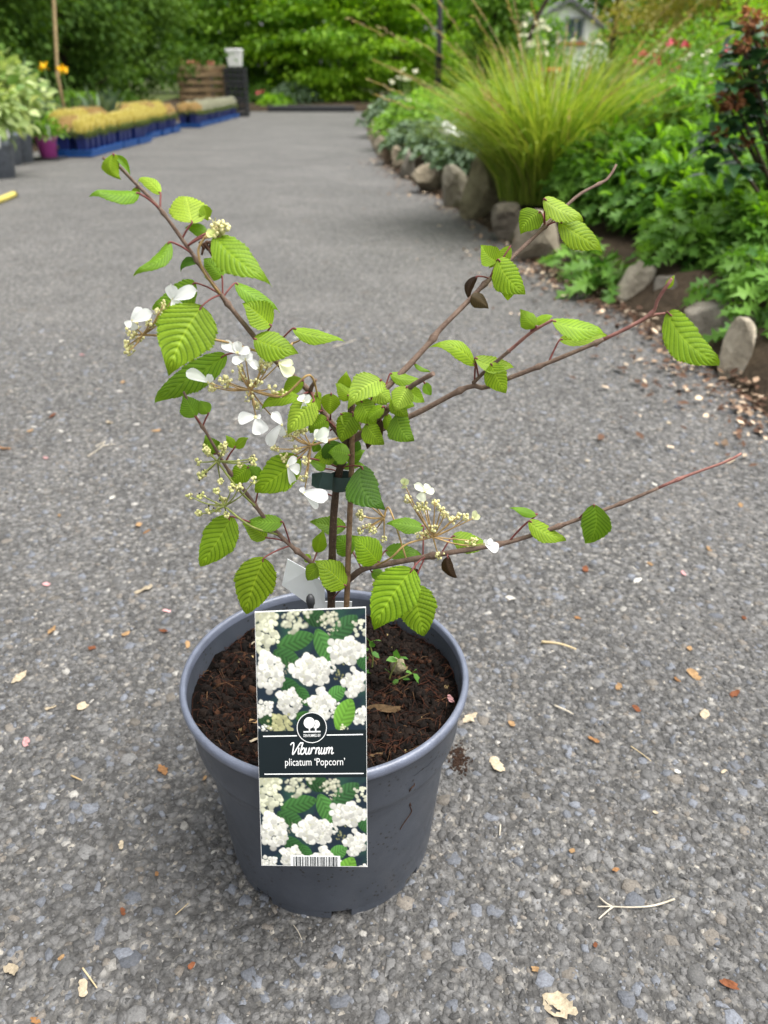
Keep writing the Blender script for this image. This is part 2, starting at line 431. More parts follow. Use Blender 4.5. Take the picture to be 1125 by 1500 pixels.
for q, lab in (((559, 228, 20, 24), 'small pale rock where the kerb turns straight'), ((551, 215, 15, 20), 'far little grey rock in the row along the kerb'),
               ((546, 206, 13, 17), 'far tan rock in the row along the kerb'), ((543, 197, 12, 15), 'far buff rock near the end of the kerb row'),
               ((543, 189, 11, 14), 'tiny cream rock second from the end of the kerb row'), ((544, 181, 10, 12), 'last tiny rock at the far end of the kerb row')):
    rock(*q, lab, (1.25, 1.18, 1.05))
# ================================================================ BACKGROUND
M['bark'] = simple('tree_bark', (.06, .045, .03), .95, .2, .35, 8, .02, 40)
M['maple'] = leafmat('maple_leaf', (.1, .25, .012), (.36, .58, .03), .5)
M['dark_leaf'] = leafmat('evergreen_leaf', (.03, .085, .012), (.12, .22, .03), .35, .6, spec=.15)
M['mid_leaf'] = leafmat('mid_leaf', (.06, .17, .015), (.22, .4, .035), .45)
M['yellow_leaf'] = leafmat('yellow_leaf', (.2, .2, .03), (.42, .38, .08), .35)
M['lime_leaf'] = leafmat('lime_leaf', (.14, .33, .015), (.38, .62, .04), .5)
M['grey_leaf'] = leafmat('grey_leaf', (.06, .11, .06), (.17, .25, .14), .3)
M['peren_leaf'] = leafmat('perennial_leaf', (.04, .13, .015), (.17, .34, .05), .35, .5, spec=.25)
M['varieg'] = leafmat('variegated_leaf', (.09, .2, .02), (.5, .58, .26), .35)
M['blade'] = leafmat('grass_blade', (.13, .24, .02), (.38, .45, .08), .42)
M['seedhead'] = leafmat('grass_seedhead', (.25, .17, .08), (.45, .36, .18), .3)
M['iris'] = leafmat('iris_blade', (.06, .11, .07), (.16, .22, .14), .25)
M['white_petal'] = simple('white_petal', (.82, .83, .8), .6, .3, .04)
M['cream'] = simple('cream_bloom', (.7, .7, .5), .6, .3, .1)
M['yellow_petal'] = simple('yellow_petal', (.85, .5, .01), .6, .3, .1)
M['pink_petal'] = simple('pink_petal', (.65, .12, .16), .6, .3, .15)
M['white_wall'] = simple('white_render', (.88, .88, .87), .85, .2, .03, 3)
M['slate'] = simple('slate_roof', (.12, .12, .13), .7, .4, .25, 5)
M['black_metal'] = simple('black_metal', (.012, .012, .014), .45, .5, .2)
M['black_plastic'] = simple('black_plastic', (.02, .021, .024), .5, .5, .2)
M['glass'] = simple('window_glass', (.06, .08, .1), .08, .6, .1)
M['pallet'] = simple('pallet_wood', (.3, .21, .12), .85, .2, .3, 6)
M['tub'] = simple('white_tub', (.75, .75, .73), .5, .4, .04)
M['grey_pot'] = simple('grey_pot_plastic', (.17, .19, .225), .5, .45, .15)
M['pink_pot'] = simple('pink_pot_plastic', (.5, .08, .36), .5, .4, .1)
M['navy'] = simple('navy_pot_plastic', (.012, .022, .12), .45, .45, .25)
M['blue_tray'] = simple('blue_tray_plastic', (.008, .065, .25), .45, .45, .15)
M['cane'] = simple('cane', (.38, .28, .15), .7, .3, .2)
M['hose'] = simple('yellow_hose', (.5, .42, .1), .5, .4, .12)
M['terracotta'] = simple('terracotta', (.45, .14, .04), .8, .2, .15)
M['salmon'] = simple('salmon_sheet', (.45, .12, .1), .7, .3, .2)

def tree_trunk(h, r0, n_limb, spread, lean=(0, 0)):
    mb = MB(); k = 8
    pts = [Vector((lean[0]*t*t*h+.05*math.sin(3*t), lean[1]*t*t*h, h*t)) for t in np.linspace(0, 1, k)]
    mb.tube(pts, [r0*(1.25 if i == 0 else 1-.8*i/(k-1)) for i in range(k)], 9)
    for i in range(n_limb):
        a = 6.28*i/n_limb+random.uniform(-.4, .4); t = random.uniform(.18, .85); b = pts[int(t*(k-1))]
        L = spread*random.uniform(.6, 1.0); P = [b+Vector((math.cos(a)*L*s, math.sin(a)*L*s, L*(.35*s+.1*math.sin(4*s+i)))) for s in (0, .25, .5, .75, 1)]
        mb.tube(P, [r0*.42*(1-.85*s) for s in (0, .25, .5, .75, 1)], 6)
        for q in (2, 3):
            e = P[q]+Vector((random.uniform(-.5, .5), random.uniform(-.5, .5), random.uniform(.1, .5)))*L*.45
            mb.tube([P[q], (P[q]+e)/2+Vector((0, 0, .05)), e], [r0*.16, r0*.1, r0*.03], 5)
    return mb.mesh('trunk', M['bark'])
def tree(name, xy, rad, h, z0, nleaf, size, mat, label, cat='tree', ncl=110, spread=.3, r0=.1, tmpl=None, group=None, flat_=.5, shell=.35):
    x, y = xy; c = (0, 0, z0+(h-z0)/2)
    t = thing(name, (x, y, 0), label, cat, group, world=False)
    obj('trunk', tree_trunk(h*.85, r0, 9, max(rad)*.8), t)
    P, D, tone = clumps(c, (rad[0], rad[1], (h-z0)/2), ncl, nleaf, spread, flat_, shell, .05)
    s = size*RG.uniform(.6, 1.25, len(P))
    obj('crown', scatter('crown', mat, P, D, s, tmpl or T_leaf(.62), .9, .55, tone), t, kind='stuff'); return t
BT = 'trees and shrubs round the drive'
tree('maple_tree', (-.9, 25.2), (2.9, 1.9), 5.2, -.9, 34000, .15, M['maple'], 'bright green maple spreading in layered sprays at the end of the drive', ncl=190, spread=.34, r0=.14, group=BT, flat_=.22)
tree('maple_tree', (1.9, 27.5), (2.6, 1.8), 5.6, -.6, 20000, .16, M['lime_leaf'], 'lime green tree behind the black lamp post', ncl=150, spread=.36, r0=.14, group=BT, flat_=.3)
tree('broadleaf_tree', (-4.3, 26.5), (2.3, 1.9), 5.4, -.5, 20000, .16, M['mid_leaf'], 'mid green tree behind the stacked crates and white tub', ncl=130, spread=.34, r0=.15, group=BT, flat_=.3)
tree('ivy_tree', (1.9, 15.6), (.5, .5), 4.6, .1, 15000, .085, M['mid_leaf'], 'tall ivy-clad trunk between the lamp post and the white house', ncl=150, spread=.16, r0=.2, group=BT)
for i, (x, y, rx, h, lab) in enumerate([(-5.5, 12.2, 1.25, 4.2, 'dark evergreen shrub behind the variegated potted plants'), (-5.35, 15.2, 1.35, 4.4, 'dense dark shrub behind the row of yellow heathers'),
        (-5.3, 18.3, 1.4, 4.6, 'tall dark shrub beside the wooden pallet'), (-7.6, 13.6, 1.6, 5.2, 'tall dark tree at the back of the left border'), (-7.6, 18.5, 1.8, 5.4, 'broad dark tree behind the border shrubs')]):
    tree('evergreen_shrub', (x, y), (rx, rx), h, .1, 20000 if i < 3 else 11000, .1, M['dark_leaf'], lab, 'shrub', ncl=130, spread=.24, r0=.09, group=BT, shell=.25)
tree('brown_conifer', (-6.6, 11.0), (.55, .55), 4.5, .2, 7000, .08, leafmat('bronze_leaf', (.1, .075, .015), (.2, .17, .03), .2), 'bronze brown conifer at the edge of the left border', ncl=70, spread=.18, group=BT)
tree('yellow_shrub', (6.2, 17.5), (1.5, 1.2), 3.2, .2, 13000, .085, M['yellow_leaf'], 'golden yellow shrub beside the white house', 'shrub', ncl=90, spread=.25, r0=.06, group=BT)
tree('lime_shrub', (4.0, 8.6), (.75, .7), 1.9, .1, 13000, .05, M['lime_leaf'], 'fresh lime green shrub behind the bush with brown seed heads', 'shrub', ncl=110, spread=.14, r0=.04, group=BT)
tree('lime_shrub', (3.0, 7.2), (.75, .6), .98, .1, 9000, .045, M['mid_leaf'], 'low green shrub below the lime shrub', 'shrub', ncl=100, spread=.12, r0=.03, group=BT)
tree('flowering_shrub', (3.9, 11.0), (.9, .7), 1.35, .1, 8000, .06, M['mid_leaf'], 'loose green shrub dotted with pink blooms', 'shrub', ncl=90, spread=.16, r0=.03, group=BT)
for i in range(9):
    tree('distant_tree', (-30+7.2*i+random.uniform(-1, 1), 52+random.uniform(-4, 4)), (4.8, 3.4), 9.5+random.uniform(-1, 2), .2, 5200, .5, [M['mid_leaf'], M['dark_leaf'], M['maple']][i % 3],
         ['mid green', 'dark green', 'bright green'][i % 3]+' distant tree closing the view behind the garden', 'tree', ncl=90, spread=.8, r0=.3, group='distant trees behind the garden')
for i in range(4):
    tree('distant_tree', (-10-1.2*i, 25+2.5*i), (2.4, 2.2), 7, .2, 7000, .24, M['dark_leaf'], 'dark tree standing behind the left shrubs', 'tree', ncl=80, spread=.5, r0=.2, group='dark trees behind the left border')
for (x, y) in ((-9.5, 6.5), (-8.4, 9.0), (-11, 10.5), (-9, 3.2), (-12, 0), (-13, 5)):
    tree('distant_tree', (x, y), (1.8, 1.8), 5.5, .1, 6000, .16, M['dark_leaf'], 'dark evergreen lining the far side of the left border', 'tree', ncl=80, spread=.4, r0=.12, group='evergreens lining the left border')
for (x, y) in ((9.5, 24), (11, 19), (8.8, 13.5)):
    tree('garden_tree', (x, y), (2.0, 1.9), 6, .2, 7000, .2, M['mid_leaf'], 'green garden tree to the side of the white house', 'tree', ncl=80, spread=.45, r0=.15, group='garden trees by the white house')

# small loose parts shared by flowers
def blossom_mesh(name, r, mat, n=14, pet=True):
    P = RG.normal(0, 1, (n, 3)); P = norm(P)*r*.35; P[:, 2] = np.abs(P[:, 2])
    v, f = T_leaf6(.7, .05, -.1); y = norm(P+RG.normal(0, .2*r, P.shape)); z = norm(RG.normal(0, 1, P.shape)+np.array([0, 0, 1])); x = norm(np.cross(y, z)); z = np.cross(x, y)
    V = P[:, None]+r*.8*(v[None, :, :1]*x[:, None]+v[None, :, 1:2]*y[:, None]+v[None, :, 2:3]*z[:, None])
    F = (f[None]+(np.arange(n)*len(v))[:, None, None]).reshape(-1, 3)
    return mesh_np(name, V.reshape(-1, 3), F, mat, RG.random((len(P)*len(v), 3)))
def stalked(name, X, Y, ztop, z0, r, mat, label, cat='flower', group=None, n=12):
    t = thing(name, (X, Y, z0), label, cat, group, world=False); mb = MB(); h = ztop-z0
    mb.tube([(0, 0, 0), (.02, .01, h*.5), (0, 0, h)], [.006, .005, .004], 5)
    obj('stem', mb.mesh('stem', M['stem']), t); obj('bloom', blossom_mesh('bloom', r, mat, n), t, loc=(0, 0, h)); return t
M['stem'] = simple('green_stem', (.09, .17, .03), .6, .3, .2)
def zof(py, Y): return at(562, py, Y).z
# pink blooms on the loose shrub, yellow poppies, white pompons, white daisies
for (px, py) in ((985, 66), (943, 84), (933, 96), (990, 106), (1003, 70), (960, 90), (975, 118)):
    Y = 10.2; p = at(px, py, Y); stalked('pink_bloom', p.x, p.y, p.z, .2, .075, M['pink_petal'], 'pink bloom standing above the loose green shrub', 'flower', 'pink blooms beyond the grass clump')
p = at(1068, 80, 3.6); stalked('salmon_bloom', p.x, p.y, p.z, .2, .042, M['pink_petal'], 'single salmon pink bloom beside the brown seed heads', 'flower')
for (px, py) in ((66, 101), (92, 106)):
    p = at(px, py, 10.6); stalked('yellow_poppy', p.x, p.y, p.z, .08, .085, M['yellow_petal'], 'bright yellow poppy on a tall stem in the left border', 'flower', 'yellow poppies in the left border')
for (px, py) in ((662, 196), (672, 205), (686, 210), (697, 214), (655, 190), (705, 212)):
    p = at(px, py, 6.9); stalked('white_flower', p.x, p.y, p.z, .15, .065, M['white_petal'], 'white flower cluster in the bed behind the tan rocks', 'flower', 'white flowers behind the rocks', 18)
for (px, py) in ((589, 104), (584, 116), (598, 117), (574, 121), (609, 107), (593, 117), (597, 148)):
    p = at(px, py, 12); stalked('drumstick_flower', p.x, p.y, p.z, .15, .05, M['cream'], 'pale round flower head on a tall thin green stem', 'flower', 'pale drumstick flowers before the maple')
def dots(region, n, Y, group, label, r):
    for i in range(n):
        p = at(random.uniform(*region[0]), random.uniform(*region[1]), Y+random.uniform(-1, 1))
        stalked('pompon_flower', p.x, p.y, p.z, .2, r, M['cream'], label, 'flower', group, 10)
dots(((765, 800), (22, 90)), 15, 9.5, 'white flowers on the arching stems before the house', 'round white flower on an arching stem before the white house', .055)
dots(((800, 985), (60, 140)), 22, 8.0, 'cream pompon flowers behind the grass', 'cream pompon flower on a tall stem behind the grass', .03)
dots(((1000, 1060), (70, 150)), 12, 6.5, 'cream pompon flowers by the lime shrub', 'small cream pompon flower in front of the lime shrub', .026)

# white house
hY = 40.0; a = at(766, 10, hY); b = at(898, 10, hY); xm = (a.x+b.x)/2; hw = (b.x-a.x)/2; zt = at(840, 4, hY).z; ze = zt-1.15
h = thing('white_house', (xm, hY, 0), 'white rendered cottage with slate gable roof glimpsed through the shrubs', 'house', world=False)
mb = MB(); mb.add([(-hw, 0, 0), (hw, 0, 0), (hw, 0, ze), (0, 0, zt), (-hw, 0, ze), (-hw, 7, 0), (hw, 7, 0), (hw, 7, ze), (0, 7, zt), (-hw, 7, ze)],
    [(0, 1, 2, 3, 4), (1, 6, 7, 2), (6, 5, 9, 8, 7), (5, 0, 4, 9)]); obj('wall', mb.mesh('wall', M['white_wall']), h)
mb = MB()
for s in (-1, 1):
    mb.add([(0, -.3, zt+.02), (s*(hw+.35), -.3, ze-.2), (s*(hw+.35), 7.3, ze-.2), (0, 7.3, zt+.02), (0, -.3, zt+.2), (s*(hw+.35), -.3, ze-.02), (s*(hw+.35), 7.3, ze-.02), (0, 7.3, zt+.2)],
        [(0, 1, 2, 3), (4, 7, 6, 5), (0, 4, 5, 1), (1, 5, 6, 2), (2, 6, 7, 3)])
obj('roof', mb.mesh('roof', M['slate']), h)
wa = at(826, 60, hY); wb = at(855, 27, hY); cx, cz, ww, wh = (wa.x+wb.x)/2-xm, (wa.z+wb.z)/2, abs(wb.x-wa.x), abs(wb.z-wa.z)
M['frame'] = simple('window_frame', (.25, .27, .28), .6)
mb = MB()
for dx, dz, sx, sz in ((0, wh/2, ww+.1, .09), (0, -wh/2, ww+.1, .09), (-ww/2, 0, .09, wh), (ww/2, 0, .09, wh), (.06, 0, .06, wh)): mb.box((cx+dx, -.05, cz+dz), (sx, .09, sz))
wf = obj('window', mb.mesh('window', M['frame']), h)
for s in (-1, 1):
    mb = MB(); mb.box((cx+s*ww*.25, -.03, cz), (ww*.46, .02, wh*.96)); obj('pane', mb.mesh('pane', M['glass']), wf)
mb = MB(); mb.box((cx, -.12, cz-wh/2-.1), (ww+.4, .24, .08)); obj('sill', mb.mesh('sill', M['terracotta']), wf)
for px_, Y_, r_, h_, lab_ in ((905, 30, 1.0, 2.2, 'green shrub overlapping the right corner of the white house'), (770, 29, .9, 1.9, 'green shrub overlapping the left corner of the white house'), (838, 27, 1.3, 1.05, 'low green shrub along the foot of the white house'), (800, 33, .45, 2.6, 'slim young tree standing before the white gable')):
    q_ = at(px_, 100, Y_); tree('house_shrub', (q_.x, Y_), (r_, r_*.8), h_, .1, 3500, .12, M['mid_leaf'], lab_, 'shrub', ncl=60, spread=.22, r0=.05, group=BT)
q_ = at(872, 20, 24); tree('overhanging_tree', (q_.x+.5, 24), (2.2, 1.4), 6.5, 2.0, 7000, .13, M['mid_leaf'], 'tree whose low boughs hang over the roof of the white house', 'tree', ncl=90, spread=.3, r0=.1, group=BT)
# thin dark bough over the house and terracotta pot
p0 = at(765, 100, 12); mb = MB(); q = [at(*c, 12) for c in ((768, 110), (772, 70), (785, 30), (806, -8), (830, -40))]; q = [Vector((q[0].x-.05, q[0].y, .1))]+q
mb.tube([Vector(v) for v in smooth_path(q, 4)], .03, 6)
obj('arching_stem', mb.mesh('arching_stem', M['bark']), label='thin dark arching stem crossing the edge of the white house', cat='stem')
p = at(803, 118, 13); mb = MB(); mb.lathe([(.0, 0), (.1, 0), (.15, .3), (.17, .3), (.17, .36), (.14, .36), (.13, .3), (0, .3)], (p.x, p.y, p.z-.2), 20)
mb.box((p.x, p.y, (p.z-.2)/2+.05), (.3, .3, p.z-.3), 1)
obj('terracotta_pot', mb.mesh('terracotta_pot', [M['terracotta'], M['slate']]), label='orange terracotta pot raised on a pier before the white house', cat='pot')
# lamp post
p = at(641, 150, 16.5); t = thing('lamp_post', (p.x, 16.5, 0), 'slim black lamp post rising behind the flower bed', 'lamp post', world=False)
mb = MB(); mb.lathe([(0, 0), (.09, 0), (.09, .12), (.068, .16), (.062, 1.02), (.072, 1.04), (.072, 1.1), (.05, 1.14), (.04, 3.4), (0, 3.4)], n=16); obj('post', mb.mesh('post', M['black_metal']), t)
mb = MB(); mb.lathe([(0, 3.4), (.07, 3.4), (.13, 3.75), (0, 3.75)], n=8, smooth=False); obj('lantern', mb.mesh('lantern', M['glass']), t)
mb = MB(); mb.lathe([(.17, 3.75), (.02, 3.92), (0, 3.92)], n=8, smooth=False); obj('cap', mb.mesh('cap', M['black_metal']), t)

# ---------------------------------------------------------------- grasses and blades
def blades(n, base_r, h, spread, w, arch, seg=6, upb=1.0):
    A = RG.random(n)*6.283; br = base_r*np.sqrt(RG.random(n)); H = h*RG.uniform(.55, 1.1, n); S = spread*RG.uniform(.15, 1.0, n)**.8
    A2 = A+RG.normal(0, .35, n); t = np.linspace(0, 1, seg+1)
    r = S[:, None]*(t[None]**1.7); z = H[:, None]*(t[None]-arch*(S/spread)[:, None]*t[None]**3)
    x = (br*np.cos(A))[:, None]+r*np.cos(A2)[:, None]; y = (br*np.sin(A))[:, None]+r*np.sin(A2)[:, None]
    ww = w*RG.uniform(.6, 1.2, n)[:, None]*np.sin(np.pi*(.12+.86*t))[None]; tw = A2+RG.normal(0, .6, n)
    dx = -np.sin(tw)[:, None]*ww/2; dy = np.cos(tw)[:, None]*ww/2
    L = np.stack([x-dx, y-dy, z], 2); R = np.stack([x+dx, y+dy, z], 2)
    V = np.stack([L, R], 2).reshape(n, -1, 3); k = 2*(seg+1); i = np.arange(seg)*2
    f = np.concatenate([np.stack([i, i+1, i+3], 1), np.stack([i, i+3, i+2], 1)])
    F = (f[None]+(np.arange(n)*k)[:, None, None]).reshape(-1, 3); c = np.repeat(RG.random((n, 3)), k, 0)
    tips = np.stack([x[:, -1], y[:, -1], z[:, -1]], 1); tang = norm(tips-np.stack([x[:, -2], y[:, -2], z[:, -2]], 1))
    return V.reshape(-1, 3), F, c, tips, tang
def grass_clump(name, loc, label, n, h, spread, w, arch, mat, seeds=0, group=None, base=.12, cat='grass clump'):
    t = thing(name, loc, label, cat, group, world=False); V, F, c, tips, tang = blades(n, base, h, spread, w, arch)
    obj('blades', mesh_np('blades', V, F, mat, c), t, kind='stuff')
    if seeds:
        V, F, c, tips, tang = blades(seeds, base, h*1.12, spread*1.1, w*.45, arch*.35); obj('flower_stems', mesh_np('flower_stems', V, F, M['seedhead'], c), t, kind='stuff')
        P = (tips[:, None]-tang[:, None]*(np.linspace(0, .2, 12)[None, :, None])).reshape(-1, 3)
        D = np.repeat(tang, 12, 0); obj('seed_heads', scatter('seed_heads', M['seedhead'], P, D, .032, T_leaf(.28), .3, .3), t, kind='stuff')
    return t
p = gnd(790, 318, .13); grass_clump('grass_clump', (p.x+.12, p.y+.55, .14), 'large arching yellow green grass clump behind the rocks', 1700, .9, .85, .009, .45, M['blade'], 70, base=.26)
p = gnd(715, 275, .13); grass_clump('grass_clump', (p.x+.35, p.y+1.0, .15), 'smaller tawny grass clump left of the large arching one', 500, .7, .62, .009, .4, M['blade'], 45, base=.16)
for px, Y, h, lab in ((150, 11.6, .62, 'grey green iris clump behind the yellow heathers'), (14, 9.9, .95, 'tall grey green iris clump behind the variegated plants'), (48, 10.9, .75, 'slender iris clump beside the yellow poppies'), (108, 13.0, .5, 'short iris clump deep in the left border')):
    p = at(px, 150, Y); grass_clump('iris_clump', (p.x, Y, .08), lab, 90, h, .32, .045, .25, M['iris'], base=.14, group='iris clumps in the left border', cat='iris')

# ---------------------------------------------------------------- leafy plants
def leafy(name, X, Y, z, r, h, n, size, mat, label, group, tmpl=None, cat='plant', up=.7):
    t = thing(name, (X, Y, z), label, cat, group, world=False); mb = MB()
    for i in range(9):
        a = 6.28*i/9+random.random(); L = r*random.uniform(.4, .9); mb.tube([(0, 0, 0), (math.cos(a)*L*.4, math.sin(a)*L*.4, h*.5), (math.cos(a)*L, math.sin(a)*L, h*random.uniform(.7, .95))], [.007, .006, .003], 5)
    obj('stems', mb.mesh('stems', M['stem']), t)
    A = RG.random(n)*6.283; u = RG.random(n)**.5; hh = RG.random(n)**.7
    lim = r*(1-.55*hh**2.5); P = np.stack([np.cos(A)*u*lim, np.sin(A)*u*lim, h*(.06+.9*hh*(1-.35*u**3))], 1)
    D = np.stack([np.cos(A), np.sin(A), .55-.9*u+RG.normal(0, .2, n)], 1)
    obj('foliage', scatter('foliage', mat, P, D, size*RG.uniform(.55, 1.15, n), tmpl or T_leaf6(), up, .45, np.clip(random.uniform(.2, .8)+RG.normal(0, .22, n), 0, 1)), t, kind='stuff')
    if name == 'jagged_perennial':
        m = n//5; obj('young_shoots', scatter('young_shoots', M['lime_leaf'], P[-m:]+np.array([0, 0, .03]), D[-m:]+np.array([0, 0, .9]), size*.7*RG.uniform(.6, 1.1, m), T_leaf6(.34), .5, .4, RG.random(m)*.35), t, kind='stuff')
    return t
PG = 'jagged leaved perennials behind the rocks'; Lb = T_lobed()
for px, Y, r, h, lab in ((800, 4.75, .24, .3, 'jagged leaved perennial close under the grass clump'), (872, 4.1, .28, .36, 'jagged leaved perennial above the low grey rock'), (842, 4.6, .32, .42, 'taller jagged leaved perennial beside the grass clump'),
        (935, 3.75, .28, .38, 'jagged leaved perennial over the pale rounded rock'), (925, 4.3, .36, .48, 'bushy jagged leaved perennial in the middle of the clump'), (1005, 3.75, .3, .42, 'jagged leaved perennial behind the dull grey rock'),
        (990, 4.3, .38, .56, 'tall jagged leaved perennial behind the middle ones'), (1075, 3.4, .28, .36, 'jagged leaved perennial above the flat-topped rock'), (1050, 4.1, .36, .52, 'jagged leaved perennial at the foot of the seed head bush'),
        (1120, 3.5, .3, .4, 'jagged leaved perennial under the seed head bush'), (920, 5.2, .4, .58, 'jagged leaved perennial farthest back beside the grass'), (1010, 5.2, .42, .62, 'tall perennial below the low green shrub'), (1125, 2.85, .2, .24, 'jagged leaved perennial spilling behind the pale upright stone'), (1040, 3.15, .22, .26, 'jagged leaved perennial growing between the kerb rocks'),
        (980, 3.5, .22, .3, 'short jagged leaved perennial behind the pale rounded rock'), (1125, 3.15, .28, .36, 'jagged leaved perennial behind the flat-topped rock')):
    p = at(px, 300, Y); z = .13 if Y < 4 else .17; p.x += .08; Y += .16
    leafy('jagged_perennial', p.x, Y, z, r, h, int(420+1300*r), .115, M['peren_leaf'], lab, PG, Lb)
for px, py, lab in ((885, 428, 'low dandelion rosette at the kerb'), (905, 432, 'dandelion rosette against the pale rounded rock'), (1110, 525, 'small glossy weed beside the pale upright stone'), (845, 400, 'flat weed rosette at the foot of the perennials')):
    p = gnd(px, py, .02); leafy('kerb_weed', p.x, p.y+.05, .01, .1, .13, 34, .12, M['peren_leaf'], lab, 'weeds along the kerb', Lb)
for px, Y, lab in ((1110, 2.55, 'low leafy tuft behind the pale upright stone'), (1065, 3.05, 'low leafy tuft above the flat-topped rock'), (985, 3.1, 'low leafy tuft behind the dull grey rock'), (1150, 2.4, 'low leafy tuft at the edge of the bed beyond the upright stone'), (1100, 2.95, 'low leafy tuft in front of the seed head bush')):
    p = at(px, 450, Y); leafy('bed_tuft', p.x, Y, .11, .17, .17, 150, .1, M['peren_leaf'], lab, 'low tufts behind the kerb rocks', Lb)
for px, Y, r, h, mat, lab in ((575, 12.5, .5, .42, 'grey_leaf', 'grey green mound at the far corner of the bed'), (600, 10.2, .5, .4, 'mid_leaf', 'leafy green mound in the far bed'), (640, 9.0, .55, .42, 'mid_leaf', 'broad leafy mound behind the bend in the kerb'),
        (612, 8.4, .35, .28, 'grey_leaf', 'silvery low plant by the bend in the kerb'), (655, 7.4, .4, .3, 'grey_leaf', 'grey green plant around the white flowers'), (690, 7.8, .45, .42, 'mid_leaf', 'fresh green plant behind the white flowers'),
        (690, 6.3, .3, .26, 'grey_leaf', 'low grey green plant behind the leaning rock'), (625, 13.5, .6, .5, 'lime_leaf', 'lime green mound around the lamp post foot'), (700, 11, .7, .62, 'mid_leaf', 'tall leafy plant before the ivy-clad trunk'),
        (755, 9.5, .6, .6, 'mid_leaf', 'leafy plant behind the tawny grass'), (850, 10, .8, .5, 'mid_leaf', 'leafy plant under the white house'), (585, 15.5, .6, .4, 'mid_leaf', 'green mound where the bed rounds the corner')):
    p = at(px, 200, Y); leafy('bed_plant', p.x, Y, .12, r, h, int(900*r+250), .085, M[mat], lab, 'low plants in the right bed', T_leaf6(.6))
for px, Y, r, h, mat, lab in ((105, 10.6, .5, .34, 'mid_leaf', 'leafy green plant just behind the yellow heathers'), (150, 11.2, .5, .32, 'mid_leaf', 'spreading green plant behind the heather row'), (195, 13.2, .55, .5, 'mid_leaf', 'green plant below the dark shrub'), (85, 11.6, .5, .55, 'grey_leaf', 'grey green plant under the yellow poppies'),
        (230, 15.2, .55, .5, 'dark_leaf', 'dark green plant left of the pallet'), (60, 9.8, .42, .32, 'grey_leaf', 'lavender grey plant between the potted plants and heathers')):
    p = at(px, 150, Y); leafy('border_plant', min(p.x-.35, -4.5), Y, .08, r, h, int(800*r+220), .11, M[mat], lab, 'plants in the left border', T_leaf6(.55))
for px, Y, r, h, mat, lab in ((430, 23.6, .8, .55, 'grey_leaf', 'grey green shrub behind the black edging'), (405, 23.2, .5, .28, 'lime_leaf', 'low bright green plant at the end of the black edging'), (385, 23.8, .45, .5, 'dark_leaf', 'dark plant beside the black crates')):
    p = at(px, 150, Y); leafy('bed_plant', p.x, Y, .12, r, h, 900, .12, M[mat], lab, 'plants at the end of the drive')
p = at(381, 137, 22.9); stalked('red_flower', p.x, p.y, p.z, .12, .12, M['pink_petal'], 'red flower beside the black crates at the end of the drive')
# bush with brown seed heads (right)
bush = thing('seedhead_bush', (1.62, 3.15, .12), 'glossy dark leaved bush carrying brown withered flower heads', 'bush', world=True)
M['rhodo'] = leafmat('rhodo_leaf', (.018, .06, .022), (.06, .14, .055), .12, .28, spec=.6)
M['withered'] = leafmat('withered_bloom', (.16, .055, .02), (.42, .19, .09), .2, .8)
hp = [(1098, 25, 17), (1101, 44, 15), (1088, 66, 13), (1118, 60, 11), (1089, 106, 14), (1106, 115, 15), (1063, 147, 16), (1094, 140, 15), (1076, 148, 14), (1055, 196, 12), (1094, 204, 12), (1122, 33, 10), (1130, 95, 14), (1145, 140, 15)]
mb = MB(); rootp = Vector((1.62, 3.15, .12)); heads = []
for px, py, r in hp:
    p = at(px, py, 3.0+random.uniform(-.12, .12)); heads.append((p, r*pxsize(p)))
    m = rootp.lerp(p, .5)+Vector((.06, .05, -.05)); mb.tube([Vector(v) for v in smooth_path([rootp, m, p], 5)], [.012-.008*i/10 for i in range(11)], 6)
for i in range(16):
    e = rootp+Vector((random.uniform(-.4, .5), random.uniform(-.2, .5), random.uniform(.25, .95))); m = rootp.lerp(e, .5)+Vector((0, 0, -.05)); mb.tube([rootp, m, e], [.012, .008, .003], 5); heads.append((e, 0))
obj('branches', mb.mesh('branches', M['bark']), bush)
for p, r in heads:
    if r: 
        n = 46; d = norm(RG.normal(0, 1, (n, 3))); P = np.array(p)+d*r*.45
        obj('withered_flower_head', scatter('withered_flower_head', M['withered'], P, d, r*.75, T_leaf(.5, .2, -.3), .2, .4), bush)
v6, f6 = T_leaf6(.5, .07, -.12); rl = []
for i in range(6): rl.append(scatter('leaf', M['rhodo'], np.zeros((1, 3)), np.array([[0, 1., 0]]), 1.0, T_leaf6(.52, .06, -.1-.05*i), 2, .05, [i/6]))
for p, r in heads:
    for k in range(14 if r else 9):
        a = random.random()*6.28; q = p+Vector((math.cos(a)*.03, math.sin(a)*.03, -.03-random.random()*.1))
        obj('leaf', random.choice(rl), bush, rot=(random.uniform(-.4, .7), random.uniform(-.4, .4), a)).location = q
for o in [c for c in bush.children if c.name.startswith('leaf')]: o.scale = (random.uniform(.065, .1),)*3
M['young'] = leafmat('young_leaf', (.3, .42, .03), (.45, .5, .05), .4)
yl = scatter('leaf', M['young'], np.zeros((1, 3)), np.array([[0, 1., 0]]), 1.0, T_leaf6(.55, .1, -.15), 2, .05)
for px, py, rz in ((1066, 130, .5), (1071, 126, -.6), (1058, 132, 1.4), (1104, 130, -.4), (1108, 134, .7), (1046, 158, 1.0), (1050, 166, 2.0)):
    p = at(px, py, 2.96); obj('leaf', yl, bush, rot=(.9, 0, rz), scale=.06, label='yellow green young leaf').location = p

